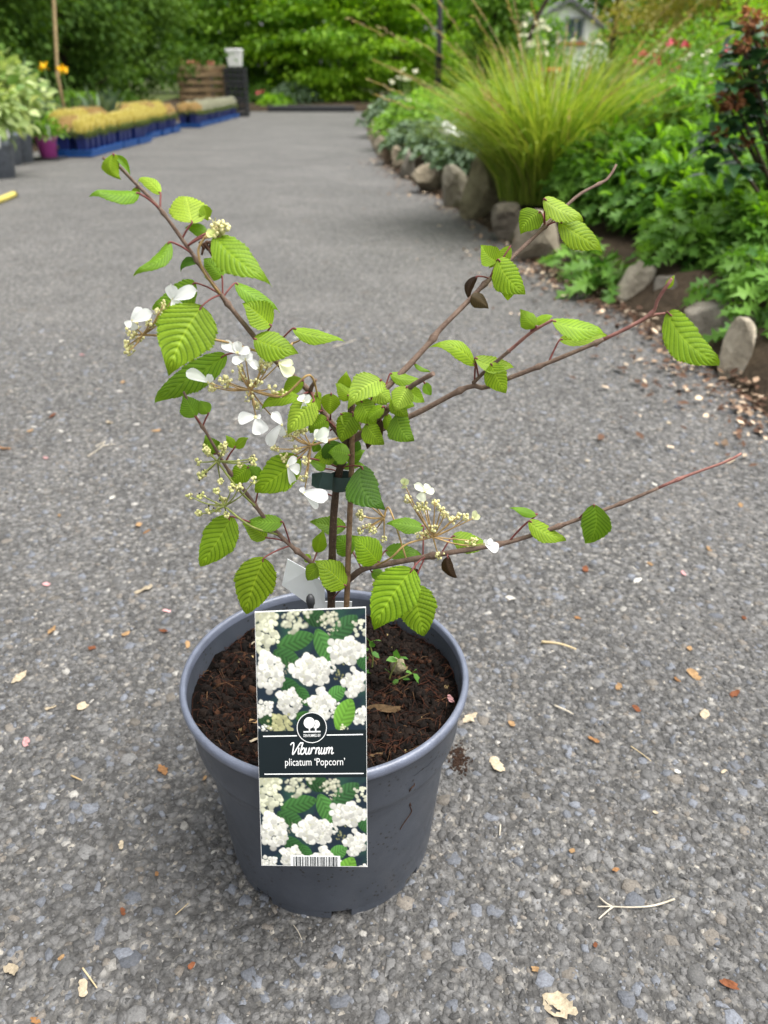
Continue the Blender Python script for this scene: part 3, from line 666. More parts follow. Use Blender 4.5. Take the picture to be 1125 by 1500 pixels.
# ---------------------------------------------------------------- left: pots, trays, heathers, pallet, crates
def pot_mesh(r, h, mat, name='pot'):
    mb = MB(); mb.lathe([(0, 0), (r*.74, 0), (r*.92, h*.84), (r*1.0, h*.85), (r*1.02, h), (r*.95, h), (r*.93, h*.88), (0, h*.88)], n=28); return mb.mesh(name, mat)
for px, py, r, h, pr, ph, sz, mat, lab in ((-8, 262, .165, .29, .33, .42, .11, 'varieg', 'grey pot of variegated shrub standing foremost at the tarmac edge'), (26, 239, .15, .29, .33, .5, .11, 'varieg', 'grey pot of bushy variegated shrub with a white hanging tag'),
        (6, 243, .165, .29, .34, .62, .11, 'varieg', 'grey pot of tall variegated shrub between two others'), (-40, 240, .17, .3, .4, .7, .11, 'lime_leaf', 'grey pot of green shrub behind the variegated ones'), (20, 222, .16, .28, .36, .66, .11, 'varieg', 'rear grey pot of cream splashed shrub')):
    p = gnd(px, py); t = thing('potted_shrub', (p.x, p.y+r*.7, 0), lab, 'potted plant', 'grey pots of variegated shrubs', world=False)
    obj('pot', pot_mesh(r, h, M['grey_pot']), t)
    P, D, tone = clumps((0, 0, h+ph*.55), (pr*.68, pr*.68, ph*.4), 40, 520, .08, .7, .2, h*1.02)
    obj('foliage', scatter('foliage', M[mat], P, D, sz*RG.uniform(.6, 1.2, len(P)), T_leaf6(.6), .8, .5, tone), t, kind='stuff')
    mb = MB(); mb.box((.02+r*.6, -r*.85, h*1.08), (.03, .004, .16), M=Matrix.Rotation(.3, 3, 'Y')); obj('tag', mb.mesh('tag', M['white_petal']), t)
p = gnd(73, 221); t = thing('potted_shrub', (-3.47, 8.96, .021), 'bright pink pot with a small green plant', 'potted plant', world=False); obj('pot', pot_mesh(.11, .2, M['pink_pot']), t)
P, D, tone = clumps((0, 0, .28), (.16, .16, .1), 20, 220, .05, .7, .2, .18); obj('foliage', scatter('foliage', M['mid_leaf'], P, D, .06, T_leaf6(.6), .8, .5, tone), t, kind='stuff')
mb = MB(); mb.box((.08, -.1, .24), (.028, .004, .14)); obj('tag', mb.mesh('tag', M['white_petal']), t)
p = gnd(62, 221); mb = MB(); mb.box((-3.47, 8.96, .011), (.3, .26, .02), bev=.004); obj('black_tray', mb.mesh('black_tray', M['black_plastic']), label='flat black tray under the bright pink pot', cat='tray')
# trays of heathers along the tarmac edge
def tray_proto():
    t = thing('blue_tray', (0, 0, 0), 'x', 'tray', world=False); L, W_, H_ = .56, .39, .062
    mb = MB(); mb.box((0, 0, .012), (W_, L, .014)); obj('base', mb.mesh('base', M['blue_tray']), t)
    for sx in (-1, 1):
        mb = MB(); mb.box((sx*W_/2, 0, .035), (.01, L, .056)); mb.box((sx*(W_/2+.005), 0, H_), (.022, L+.02, .014)); obj('side', mb.mesh('side', M['blue_tray']), t)
    for sy in (-1, 1):
        mb = MB(); mb.box((0, sy*L/2, .035), (W_-.012, .01, .056)); mb.box((0, sy*(L/2+.005), H_+.001), (W_-.002, .02, .012)); obj('end', mb.mesh('end', M['blue_tray']), t)
    return t
HM = {'yellow': leafmat('yellow_heather', (.6, .5, .12), (.88, .8, .36), .3), 'rose': leafmat('rose_heather', (.55, .36, .2), (.8, .66, .34), .25), 'pale': leafmat('pale_heather', (.42, .42, .36), (.75, .74, .66), .25), 'green': leafmat('green_heather', (.08, .12, .04), (.2, .24, .09), .25)}
def heather_proto(kind):
    t = thing('heather_pot', (0, 0, .0), 'x', 'potted plant', world=False); mb = MB()
    mb.lathe([(0, 0), (.062, 0), (.086, .17), (.09, .17), (.09, .19), (.08, .19), (.078, .17), (0, .17)], n=4, smooth=False)
    obj('pot', mb.mesh('pot', M['navy']), t)
    n = 420; A = RG.random(n)*6.28; u = np.sqrt(RG.random(n)); P = np.stack([np.cos(A)*u*.075, np.sin(A)*u*.075, .16+RG.random(n)*.17*(1-.25*u**2)], 1)
    D = np.stack([np.cos(A)*.25*u, np.sin(A)*.25*u, np.ones(n)], 1)
    low = P[:, 2] < .2
    obj('flower_spikes', scatter('flower_spikes', HM[kind], P[~low], D[~low], .05, T_leaf(.28), .1, .25), t, kind='stuff')
    n2 = 160; A = RG.random(n2)*6.28; P = np.stack([np.cos(A)*.07, np.sin(A)*.07, .16+RG.random(n2)*.06], 1); obj('foliage', scatter('foliage', HM['green'], P, np.stack([np.cos(A), np.sin(A), .5+0*A], 1), .05, T_leaf(.3), .3, .4), t, kind='stuff')
    return t
tp = tray_proto(); hps = {k: heather_proto(k) for k in ('yellow', 'rose', 'pale')}; first = set()
def put(proto, loc, rz, label, group, scale=1.0):
    if proto.name not in first:
        first.add(proto.name); proto.location = loc; proto.rotation_euler = (0, 0, rz); proto.scale = (scale,)*3; proto['label'] = label; proto['group'] = group; return
    dup(proto, loc, rz, scale, label, group)
OD = ['first', 'second', 'third', 'fourth', 'fifth', 'sixth', 'seventh', 'eighth', 'ninth', 'tenth', 'eleventh', 'twelfth', 'thirteenth', 'fourteenth', 'fifteenth']
for i in range(15):
    y = 9.45+i*.615+(.5 if i > 3 else 0)+(.9 if i > 6 else 0); x = -3.3-(.12 if i > 3 else 0)+(.1 if i > 6 else 0)+random.uniform(-.02, .02)
    if y > 19: break
    kind = 'yellow' if i < 6 else ('pale' if i > 7 else 'rose'); rz = random.uniform(-.04, .04)
    nm = {'yellow': 'creamy yellow heathers', 'rose': 'rose tinted heathers', 'pale': 'pale silvery heathers'}[kind]
    put(tp, (x, y, .004), rz, f'{OD[i]} blue tray from the pink pot in the front row, holding {nm}', 'blue trays in the front row')
    for ix in (-1, 1):
        for iy in (-1, 0, 1):
            kk = 'rose' if (kind == 'yellow' and ix < 0 and random.random() < .6) else kind
            put(hps[kk], (x+ix*.094, y+iy*.18, .026), .785+random.uniform(-.06, .06), {'yellow': 'creamy yellow', 'rose': 'rose tinted', 'pale': 'pale silvery'}[kk]+f' heather in a navy pot in the {OD[i]} front tray from the pink pot', f'{kk} heathers of the {OD[i]} front tray', random.uniform(.93, 1.06))
# second row behind the first
for i in range(7):
    y = 10.5+i*.62; x = -3.74
    put(tp, (x, y, .045), random.uniform(-.05, .05), f'{OD[i]} blue tray from the pink pot in the row behind the front heathers', 'blue trays in the second row')
    for ix in (-1, 1):
        for iy in (-1, 0, 1): put(hps['rose' if i % 2 else 'yellow'], (x+ix*.094, y+iy*.18, .067), .785, f'heather in a navy pot in the {OD[i]} tray of the rear row', f'heathers of the {OD[i]} rear tray')
# pallet, crates, tub
a = at(262, 120, 19.9); b = at(331, 120, 19.9); pw = b.x-a.x; pz = 1.0
t = thing('pallet', ((a.x+b.x)/2, 19.9, 0), 'weathered wooden pallet standing on edge beside black crates', 'pallet', world=False)
for i in range(7):
    mb = MB(); mb.box((0, -.07, .08+i*.145), (pw, .022, .095), bev=.004); obj('slat', mb.mesh('slat', M['pallet']), t)
for s in (-.46, .1, .46):
    mb = MB(); mb.box((s*pw, -.005, .5), (.1, .1, .99), bev=.006); obj('bearer', mb.mesh('bearer', M['pallet']), t)
for i in range(3):
    mb = MB(); mb.box((0, .06, .1+i*.4), (pw, .022, .095)); obj('slat', mb.mesh('slat', M['pallet']), t)
mb = MB(); mb.box(((a.x+b.x)/2-.15, 20.15, 1.04), (pw*.7, .4, .07), bev=.02); mb.box(((a.x+b.x)/2-.15, 20.15, .5), (pw*.6, .3, .99), 1); obj('salmon_box', mb.mesh('salmon_box', [M['salmon'], M['black_plastic']]), label='salmon red box showing over the top of the pallet', cat='box')
c0 = at(333, 150, 19.6); c1 = at(363, 150, 19.6); cw = c1.x-c0.x; cx = (c0.x+c1.x)/2
def crate(z, label):
    t = thing('black_crate', (cx, 19.6, z), label, 'crate', 'stacked black crates', world=False); H_ = .31
    mb = MB(); mb.box((0, 0, .01), (cw, .36, .018)); obj('base', mb.mesh('base', M['black_plastic']), t)
    for s in (-1, 1):
        mb = MB()
        for zz in (.05, .16, .28): mb.box((0, s*.18, zz), (cw, .014, .045))
        for k in range(5): mb.box((-cw/2+.02+k*(cw-.04)/4, s*.1805, H_/2), (.035, .0145, H_))
        obj('side', mb.mesh('side', M['black_plastic']), t)
        mb = MB()
        for zz in (.05, .16, .28): mb.box((s*cw/2, 0, zz), (.014, .345, .045))
        for k in range(3): mb.box((s*(cw/2+.0005), -.13+k*.13, H_/2), (.0145, .035, H_))
        obj('end', mb.mesh('end', M['black_plastic']), t)
for i, l in enumerate(('lowest black plastic crate of the stack beside the pallet', 'middle black plastic crate of the stack beside the pallet', 'top black plastic crate of the stack, under the white tub')): crate(i*.32, l)
t = thing('white_tub', (cx+.02, 19.55, .955), 'white plastic tub standing on top of the black crates', 'tub', world=False)
mb = MB(); mb.add([(-.13, -.1, .01), (.13, -.1, .01), (.13, .1, .01), (-.13, .1, .01), (-.16, -.12, .29), (.16, -.12, .29), (.16, .12, .29), (-.16, .12, .29)], [(3, 2, 1, 0), (0, 1, 5, 4), (1, 2, 6, 5), (2, 3, 7, 6), (3, 0, 4, 7), (4, 5, 6, 7)]); obj('body', mb.mesh('body', M['tub']), t)
mb = MB(); mb.box((0, 0, .31), (.34, .26, .05), bev=.01); obj('lid', mb.mesh('lid', M['tub']), t)
# black edging strip, border cane, yellow hose, bonnet of timber
a = at(392, 165, 22.3); b = at(520, 165, 22.3); mb = MB(); mb.box(((a.x+b.x)/2, 22.35, .07), (b.x-a.x, .1, .14), bev=.015)
obj('edging_board', mb.mesh('edging_board', M['black_plastic']), label='long black edging board across the end of the drive', cat='edging')
p = at(84, 110, 11.3); mb = MB(); q = at(77, -30, 11.3); mb.tube([(p.x+.02, 11.3, .08), p, q, (q.x-.05, 11.3, 2.2)], .022, 8); obj('border_cane', mb.mesh('border_cane', M['cane']), label='tall pale cane standing among the poppies in the left border', cat='cane')
t = thing('yellow_hose', gnd(10, 297), 'end of a yellow hose lying on the tarmac by the grey pots', 'hose', world=True)
pts = [gnd(*c)+Vector((0, 0, .021)) for c in ((-60, 312), (-25, 305), (0, 298), (22, 289))]; mb = MB(); mb.tube([Vector(v) for v in smooth_path(pts, 5)], .021, 12); obj('tube', mb.mesh('tube', M['hose']), t)
d = (pts[-1]-pts[-2]).normalized(); mb = MB(); mb.tube([pts[-1]-d*.01, pts[-1]+d*.012], .023, 14); obj('end_ring', mb.mesh('end_ring', M['black_plastic']), t)
# ================================================================ FOREGROUND: POT, COMPOST
PXC, PYC, PR, PH = -.0575, .6075, .14, .23
def pot_mat():
    t = NT('pot_plastic'); o = t.pos()
    c = t.ramp(t.noise(14, 5, .6), [(.3, (.05, .058, .073)), (.7, (.073, .083, .104))])
    sp = t.n('TexVoronoi', Scale=170.0); t.l(o, sp.inputs['Vector'])
    speck = t.ramp(sp.outputs['Distance'], [(.0, 1), (.2, 1), (.26, 0)])
    gate = t.ramp(t.noise(22, 3), [(.5, 0), (.56, 1)])
    c = t.mix(t.math('MULTIPLY', speck, gate), c, (.02, .018, .016))
    dust = t.math('MULTIPLY', t.ramp(t.noise(700, 3, .8), [(.63, 0), (.7, 1)]), t.ramp(t.noise(9, 3), [(.48, 0), (.65, .55)]))
    c = t.mix(dust, c, (.22, .21, .19))
    t.base(c, .42, .45); t.l(t.ramp(t.noise(40, 4), [(.3, .36), (.7, .52)]), t.b.inputs['Roughness']); t.bump(t.noise(900, 3), .0004, .5); return t.m
M['pot'] = pot_mat(); M['pot_rim_sheen'] = simple('pot_rim_sky_sheen', (.125, .142, .19), .3, .6, .1, 60, .0004, 600)  # rim lighter and bluer than the wall: sky reflection put into its colour
pot = thing('plant_pot', (PXC, PYC, 0), 'large dark grey plastic plant pot holding the flowering shrub', 'pot', world=False)
mb = MB(); N = 120
prof_o = [(.1085, .012), (.1095, .016), (.1215, .150), (.1235, .158), (.1300, .168), (.1318, .176), (.1345, .216), (.1360, .2185)]
prof_i = [(.1335, .2215), (.1325, .20), (.128, .165), (.12, .14), (.11, .03)]
mb.lathe(prof_o, n=N); mb.lathe(prof_i, n=N)
obj('wall', mb.mesh('wall', M['pot']), pot)
mb = MB(); mb.lathe([(.1362, .2187), (.1392, .2195), (.1402, .2222), (.1404, .2260), (.1396, .2288), (.1376, .2300), (.1352, .2298), (.1340, .2280), (.1336, .2214)], n=N); obj('rim', mb.mesh('rim', M['pot_rim_sheen']), pot)
# foot ring with notches
mb = MB(); nf = 8
for k in range(nf):
    a0 = 2*math.pi*(k+.30)/nf; a1 = 2*math.pi*(k+1.06)/nf; m = 12; vs = []
    for i in range(m+1):
        a = a0+(a1-a0)*i/m; c, s_ = math.cos(a), math.sin(a)
        vs += [(.1084*c, .1084*s_, .0125), (.1070*c, .1070*s_, .0), (.098*c, .098*s_, .0), (.098*c, .098*s_, .0125)]
    fs = [(4*i+j, 4*i+4+j, 4*i+4+(j+1) % 4, 4*i+(j+1) % 4) for i in range(m) for j in range(4)]+[(0, 1, 2, 3), (4*m+3, 4*m+2, 4*m+1, 4*m)]
    foot = MB(); foot.add(vs, fs); obj('foot', foot.mesh('foot', M['pot']), pot)
mb = MB(); mb.lathe([(0, .0122), (.1083, .0122)], n=N); obj('base', mb.mesh('base', M['pot']), pot)
mb = MB(); q = [(607, 1148), (604, 1165), (600, 1178), (603, 1188), (597, 1198), (590, 1208), (586, 1215)]
def on_pot(px, py):
    d = ray(px, py)
    for i in range(4000):
        p = CAM+d*(.3+i*.0003); z = p.z; r = np.interp(z, [a[1] for a in prof_o], [a[0] for a in prof_o])
        if (p.x-PXC)**2+(p.y-PYC)**2 < r*r: return p-d.normalized()*.0008
    return CAM+d*.6
M['fibre'] = simple('root_fibre', (.05, .025, .015), .9, .2, .3)
mb.tube([Vector(v) for v in smooth_path([on_pot(*c) for c in q], 4)], .0005, 5); mb.tube([Vector(v) for v in smooth_path([on_pot(*c) for c in ((607, 1150), (600, 1158), (599, 1170), (602, 1180))], 4)], .0006, 5)
obj('stuck_root', mb.mesh('stuck_root', M['fibre']), label='thin dark root stuck to the front of the grey pot', cat='root')
# compost
def fbm(x, y, s):
    r = 0
    for i, a in ((1, 1.0), (2.1, .55), (4.3, .32), (8.9, .2)):
        r = r+a*(np.sin(x*s*i+1.3*i+2*np.sin(y*s*i*.7))*np.cos(y*s*i*1.1+i))
    return r
def soil_z(x, y): return .198+.0035*fbm(x, y, 55)+.0015*fbm(x+3, y+1, 190)+.05*(y-PYC)*.25
M['compost'] = soil_mat('compost', (.004, .003, .0025), (.016, .009, .006), 160)
nr, na = 60, 150; RR = np.linspace(0, .1332, nr); AA = np.arange(na)/na*2*np.pi
X = PXC+RR[:, None]*np.cos(AA); Y = PYC+RR[:, None]*np.sin(AA); Z = soil_z(X, Y)
F = [(i*na+j, (i+1)*na+j, (i+1)*na+(j+1) % na, i*na+(j+1) % na) for i in range(nr-1) for j in range(na)]
compost = obj('compost', mesh_np('compost', np.stack([X, Y, Z], 2).reshape(-1, 3), F, M['compost'], smooth=True), kind='stuff', label='dark fibrous potting compost filling the grey pot', cat='compost')
# bark crumbs
t = vcol('bark_crumb', .9, .2); M['crumb'] = t.m; t.bump(t.noise(400, 4), .002)
n = 9000; A = RG.random(n)*6.283; RC = .0008+.0042*RG.random(n)**3.0; U = np.sqrt(RG.random(n))*(.1295-RC*1.6); X = PXC+U*np.cos(A); Y = PYC+U*np.sin(A)
v, f, k = chips(n, X*0, Y*0, RC, .004); v = v.reshape(n, k, 3)
v[:, :, 2] *= 1.4; th = RG.normal(0, .55, (n, 1)); vy = v[:, :, 1]*np.cos(th)-v[:, :, 2]*np.sin(th); vz = v[:, :, 1]*np.sin(th)+v[:, :, 2]*np.cos(th)
v = np.stack([v[:, :, 0]+X[:, None], vy+Y[:, None], vz+soil_z(X, Y)[:, None]+RG.uniform(-.001, .002, (n, 1))], 2)
cc = RG.uniform(.3, 1.3, (n, 1))*np.array([.011, .0065, .0045]); lt = RG.random(n) < .05; cc[lt] = RG.uniform(.5, 1, (lt.sum(), 1))*np.array([.07, .03, .015]); gd = RG.random(n) < .006; cc[gd] = RG.uniform(.4, 1, (gd.sum(), 1))*np.array([.4, .3, .14])
obj('bark_crumbs', mesh_np('bark_crumbs', v.reshape(-1, 3), f, M['crumb'], np.repeat(cc, k, 0)), compost, kind='stuff')
# coir fibres
mb = MB()
for i in range(1100):
    a = random.random()*6.28; u = math.sqrt(random.random())*.126; x = PXC+u*math.cos(a); y = PYC+u*math.sin(a); d = random.random()*6.28; L = random.uniform(.006, .03); P = []
    bend = random.gauss(0, .8); hh = random.uniform(.0005, .006)
    for s in range(5):
        x += math.cos(d)*L/4; y += math.sin(d)*L/4; d += bend/4+random.gauss(0, .25)
        rr = math.hypot(x-PXC, y-PYC)
        if rr > .131: x = PXC+(x-PXC)*.131/rr; y = PYC+(y-PYC)*.131/rr
        P.append((x, y, float(soil_z(np.array(x), np.array(y)))+.001+hh*math.sin(math.pi*s/4)))
    mb.tube(P, [random.uniform(.00012, .00038)]*5, 4, mi=0 if random.random() < .88 else 1, cap=False)
M['coir'] = simple('coir', (.05, .018, .01), .9, .2, .4); M['pale_coir'] = simple('pale_coir', (.13, .07, .035), .9, .2, .3)
obj('coir_fibres', mb.mesh('coir_fibres', [M['coir'], M['pale_coir']]), compost, kind='stuff')
def soil_at(px, py):
    p = gnd(px, py, .2); return Vector((p.x, p.y, float(soil_z(np.array(p.x), np.array(p.y)))))

# ================================================================ VIBURNUM
def vleaf_mat():
    t = NT('viburnum_leaf'); uv = t.n('UVMap').outputs[0]; sx = t.n('SeparateXYZ'); t.l(uv, sx.inputs[0])
    u, v = sx.outputs[0], sx.outputs[1]                       # u along, v across (0.5 is the midrib)
    av = t.math('ABSOLUTE', t.math('MULTIPLY', t.math('SUBTRACT', v, .5), 2.0))
    ph = t.math('FRACT', t.math('MULTIPLY', t.math('SUBTRACT', u, t.math('MULTIPLY', av, .26)), 11.0))
    vein = t.math('MULTIPLY', t.math('ABSOLUTE', t.math('SUBTRACT', ph, .5)), 2.0)   # 1 in a pleat groove, along a side vein
    oi = t.n('ObjectInfo'); base = t.mix(1.0, oi.outputs['Color'], t.ramp(t.noise(70, 4, .6), [(.3, .82), (.7, 1.15)]), 'MULTIPLY')
    groove_shade = t.mix(1.0, base, (.4, .52, .4), 'MULTIPLY'); c = t.mix(t.ramp(vein, [(.66, 0), (.93, .85)]), base, groove_shade)  # shading of the pleat grooves painted as darker lines along the side veins
    mid = t.ramp(av, [(0, .9), (.022, .6), (.04, 0)]); c = t.mix(mid, c, t.mix(1.0, base, (1.35, 1.25, 1.4), 'MULTIPLY'))
    brown = t.math('MULTIPLY', t.ramp(av, [(.93, 0), (1.0, .6)]), t.ramp(t.noise(60, 3), [(.5, 0), (.62, 1)])); c = t.mix(brown, c, (.16, .1, .03))
    t.base(c, .5, .3); t.bump(t.noise(900, 3), .0004, .6)
    t.translucent(t.mix(1.0, c, (1.35, 1.25, .45), 'MULTIPLY'), .42); return t.m
def twig_mat(name, a, b):
    t = NT(name); c = t.ramp(t.noise(120, 5, .65), [(.3, a), (.7, b)])
    sp = t.n('TexVoronoi', Scale=420.0); t.l(t.pos(), sp.inputs['Vector'])
    c = t.mix(t.math('MULTIPLY', t.ramp(sp.outputs['Distance'], [(.15, 1), (.25, 0)]), .4), c, (.3, .23, .17))
    t.base(c, .75, .3); t.bump(t.noise(350, 5, .7), .0012); return t.m
M['vleaf'] = vleaf_mat(); M['twig'] = twig_mat('twig_bark', (.1, .064, .048), (.21, .145, .11)); M['trunk'] = twig_mat('trunk_bark', (.035, .022, .015), (.095, .058, .038))
M['red_twig'] = twig_mat('red_twig_bark', (.18, .07, .065), (.32, .16, .13)); M['petiole'] = simple('petiole', (.17, .05, .045), .55, .35, .25, 200)
M['tan_stalk'] = simple('tan_stalk', (.36, .24, .1), .6, .3, .25, 150); M['green_stalk'] = simple('green_stalk', (.22, .25, .07), .6, .3, .2, 150)
TY = PYC+.004
shrub = thing('viburnum_shrub', (PXC+.008, TY, .2), 'young shrub with pleated lime leaves and white florets growing in the grey pot', 'shrub', world=True)
SAMPLES = []     # (px, py, Y, branch object)
def proj(P):
    d = P.y*CP-(P.z-CAM_H)*SP; u = P.y*SP+(P.z-CAM_H)*CP
    return PX_W/2+PX_F*P.x/d, PX_H/2-PX_F*u/d
def branch(pts, r0, r1, mats, name='branch', nodes=(), red=None, tipcut=False):
    """pts: (px, py, Y); nodes: fractions of the length with a swelling"""
    P3 = [at(*p) for p in pts]; S = [Vector(v) for v in smooth_path(P3, 6)]; n = len(S)
    L = [0]
    for i in range(1, n): L.append(L[-1]+(S[i]-S[i-1]).length)
    rad = []
    for i in range(n):
        f = L[i]/L[-1]; r = r0+(r1-r0)*f**.8
        for q in nodes: r *= 1+.5*math.exp(-((f-q)/.014)**2)
        rad.append(r*(1+.05*math.sin(i*2.1)))
    # densify at nodes by a finer resample
    fs = sorted(set(list(np.linspace(0, 1, 48))+[q+d for q in nodes for d in (-.02, -.01, 0, .01, .02) if 0 < q+d < 1]))
    La = np.array(L)/L[-1]; SA = np.array([tuple(s) for s in S])
    pts2 = [Vector([np.interp(f, La, SA[:, k]) for k in range(3)]) for f in fs]
    rd = [.86*(r0+(r1-r0)*f**.8)*(1+sum(.55*math.exp(-((f-q)/.009)**2) for q in nodes))*(1+.04*math.sin(f*60)) for f in fs]
    mb = MB()
    if red is None: mb.tube(pts2, rd, 10)
    else:
        k = max(2, int(red*len(fs))); mb.tube(pts2[:k+1], rd[:k+1], 10, 0); mb.tube(pts2[k:], rd[k:], 10, 1)
    o = obj(name, mb.mesh(name, mats), shrub)
    for p in pts2: a, b = proj(p); SAMPLES.append((a, b, p, o))
    return o
TW = [M['twig'], M['red_twig']]
trunk = branch([(484, 985, TY), (485, 900, TY), (487, 800, TY), (490, 740, TY), (497, 690, TY), (508, 650, TY), (513, 620, TY), (516, 585, TY)], .0052, .0034, [M['trunk']], 'trunk', (.35, .8))
bL1 = branch([(507, 648, TY), (477, 609, TY-.005), (452, 572, TY-.01), (410, 534, TY-.015), (391, 515, TY-.018), (332, 443, TY-.025), (301, 400, TY-.03), (279, 368, TY-.034), (235, 307, TY-.042), (189, 259, TY-.05), (173, 243, TY-.053), (150, 231, TY-.056)], .0034, .0011, TW, nodes=(.16, .31, .545, .68, .82))
bL1s = branch([(453, 577, TY-.01), (457, 566, TY-.016), (463, 556, TY-.022)], .0026, .0013, TW, 'pruned_stub')
bL2 = branch([(484, 862, TY), (460, 828, TY-.006), (428, 801, TY-.012), (394, 767, TY-.017), (357, 717, TY-.022), (332, 685, TY-.026), (303, 635, TY-.03), (287, 611, TY-.032), (269, 574, TY-.035)], .003, .0011, TW, nodes=(.24, .5, .66, .86))
bR0 = branch([(513, 648, TY), (540, 625, TY-.01), (567, 601, TY-.025), (599, 569, TY-.045), (617, 557, TY-.055), (635, 547, TY-.062)], .0034, .0021, TW, nodes=(.5,))
bR1 = branch([(512, 640, TY), (538, 599, TY+.01), (573, 561, TY+.02), (599, 535, TY+.028), (631, 500, TY+.038), (645, 482, TY+.042), (685, 442, TY+.054), (717, 409, TY+.064), (796, 334, TY+.09), (827, 304, TY+.1), (850, 284, TY+.107), (874, 271, TY+.115), (891, 261, TY+.12), (903, 241, TY+.124)], .0036, .0013, TW, nodes=(.33, .52, .74, .93))
bR2 = branch([(513, 645, TY), (560, 628, TY-.003), (615, 603, TY-.008), (685, 567, TY-.015), (709, 568, TY-.018), (735, 558, TY-.02), (804, 531, TY-.026), (889, 495, TY-.034), (951, 462, TY-.04), (964, 438, TY-.042), (984, 408, TY-.045)], .0032, .0014, TW, nodes=(.36, .59, .75, .9), red=.75)
bR2a = branch([(693, 561, TY-.015), (715, 540, TY-.022), (747, 513, TY-.03), (778, 487, TY-.037), (809, 469, TY-.043)], .0019, .0013, TW, nodes=(.5,), red=.52)
bR2b = branch([(945, 465, TY-.039), (960, 461, TY-.041), (976, 459, TY-.043)], .0015, .0011, [M['red_twig']])
bR3 = branch([(510, 850, TY), (530, 834, TY-.008), (546, 830, TY-.012), (600, 820, TY-.02), (656, 810, TY-.026), (745, 794, TY-.034), (838, 764, TY-.038), (926, 731, TY-.04), (1001, 699, TY-.04), (1064, 676, TY-.04), (1086, 664, TY-.039)], .0036, .0011, TW, nodes=(.26, .42, .57, .72, .855), red=.8)
REG = {5: (100, 200, 3.2143), 6: (180, 400, 3.2143), 7: (250, 600, 2.8125), 8: (450, 500, 3.75), 1: (600, 220, 3.516), 2: (600, 380, 2.25), 3: (480, 640, 1.8145)}
def rp(r, x, y): a, b, s = REG[r]; return a+x/s, b+y/s
def nearest(px, py):
    return min(SAMPLES, key=lambda s: (s[0]-px)**2+(s[1]-py)**2)
LIME = (.235, .385, .017); PALE = (.3, .44, .04); GRN = (.15, .295, .016); DARK = (.07, .17, .013); DEAD = (.05, .03, .02)
def prof(u):
    m = .40
    return np.where(u < m, (1-((m-u)/m)**2).clip(0, 1)**.62, (1-((u-m)/(1-m)).clip(0, 1)**1.55)**1.12+.0)
def leaf_mesh(B, T, W, k_up, arch, bow, fold, seed, base_from=None, amp=1.0):
    rg = np.random.default_rng(seed)
    a = T-B; L = a.length; a.normalize(); mid = (B+T)/2; c = (CAM-mid).normalized()
    side0 = a.cross(c).normalized(); face = side0.cross(a).normalized()
    tgt = c+Vector((rg.normal(0, .2), rg.normal(0, .15), 1))*k_up; nn = (tgt-a*tgt.dot(a)).normalized()
    cosr = max(.42, abs(nn.dot(face))); s = a.cross(nn).normalized()
    A, N_, S_, S0 = (np.array(q) for q in (a, nn, s, side0)); B_ = np.array(B)
    nu, nv = 64, 8; u = np.linspace(0, 1, nu+1)[:, None]; v = np.linspace(-1, 1, 2*nv+1)[None]
    av = np.abs(v); half = W/2/cosr*prof(u)
    ph = (u-.26*av)*11+.5; tri = np.abs((ph % 1)-.5)*2
    ser = ((u*30) % 1)*.13*(av > .95)*np.minimum(1, (1-u)*6)*np.minimum(1, u*8)
    lat = half*v*(1-ser+.03*rg.normal(0, 1, (nu+1, 1))*(av > .9)*.4)
    wob = .02*L*np.sin(u*7+rg.uniform(0, 6))*v
    up = arch*L*4*u*(1-u)+(fold if seed % 5 == 0 else -fold*1.6)*half*av**1.5+amp*W*.062*(tri-.5)*np.minimum(1, av*5)*np.sin(np.pi*np.clip(u, .03, 1))**.4-.012*L*np.exp(-(av/.07)**2)*np.minimum(1, half/(W*.12))+wob
    bo = bow*L*4*u*(1-u)
    curl = -.13*L*np.clip((u-.8)/.2, 0, 1)**2
    hump = .075*(1-abs(a.z))*L*4*u*(1-u)*(1+.6*(u-.5))
    V = B_+np.array([0, 0, 1.])*(hump+0*v)[..., None]+A*(L*u)[..., None]+S_*lat[..., None]+N_*(up+curl)[..., None]+S0*(bo+0*v)[..., None]
    n2 = 2*nv+1; i, j = np.meshgrid(np.arange(nu), np.arange(2*nv), indexing='ij'); o = (i*n2+j).ravel()
    F = np.stack([o, o+1, o+n2+1, o+n2], 1)
    UV = np.stack([u+0*v, (v+1)/2+0*u], 2).reshape(-1, 2); V = V.reshape(-1, 3); mi = np.zeros(len(F), int)
    if base_from is not None:      # petiole as a thin tube of quads
        b0 = np.array(base_from); d = B_-b0; md = (b0+B_)/2+np.array([0, 0, .05*np.linalg.norm(d)])
        e = A*L*.02; pts = [Vector(q) for q in smooth_path([b0, md, B_, B_+e+A*L*.05], 4)]; pm = MB(); pm.tube(pts, [.00075-.0001*k/len(pts) for k in range(len(pts))], 6, cap=False)
        F = np.concatenate([F, np.array(pm.f)+len(V)]); V = np.concatenate([V, np.array(pm.v)]); UV = np.concatenate([UV, np.zeros((len(pm.v), 2))]); mi = np.concatenate([mi, np.ones(len(pm.f), int)])
    return mesh_np('leaf', V, F, [M['vleaf'], M['petiole']], smooth=True, uv=UV, midx=mi)
lc = [0]
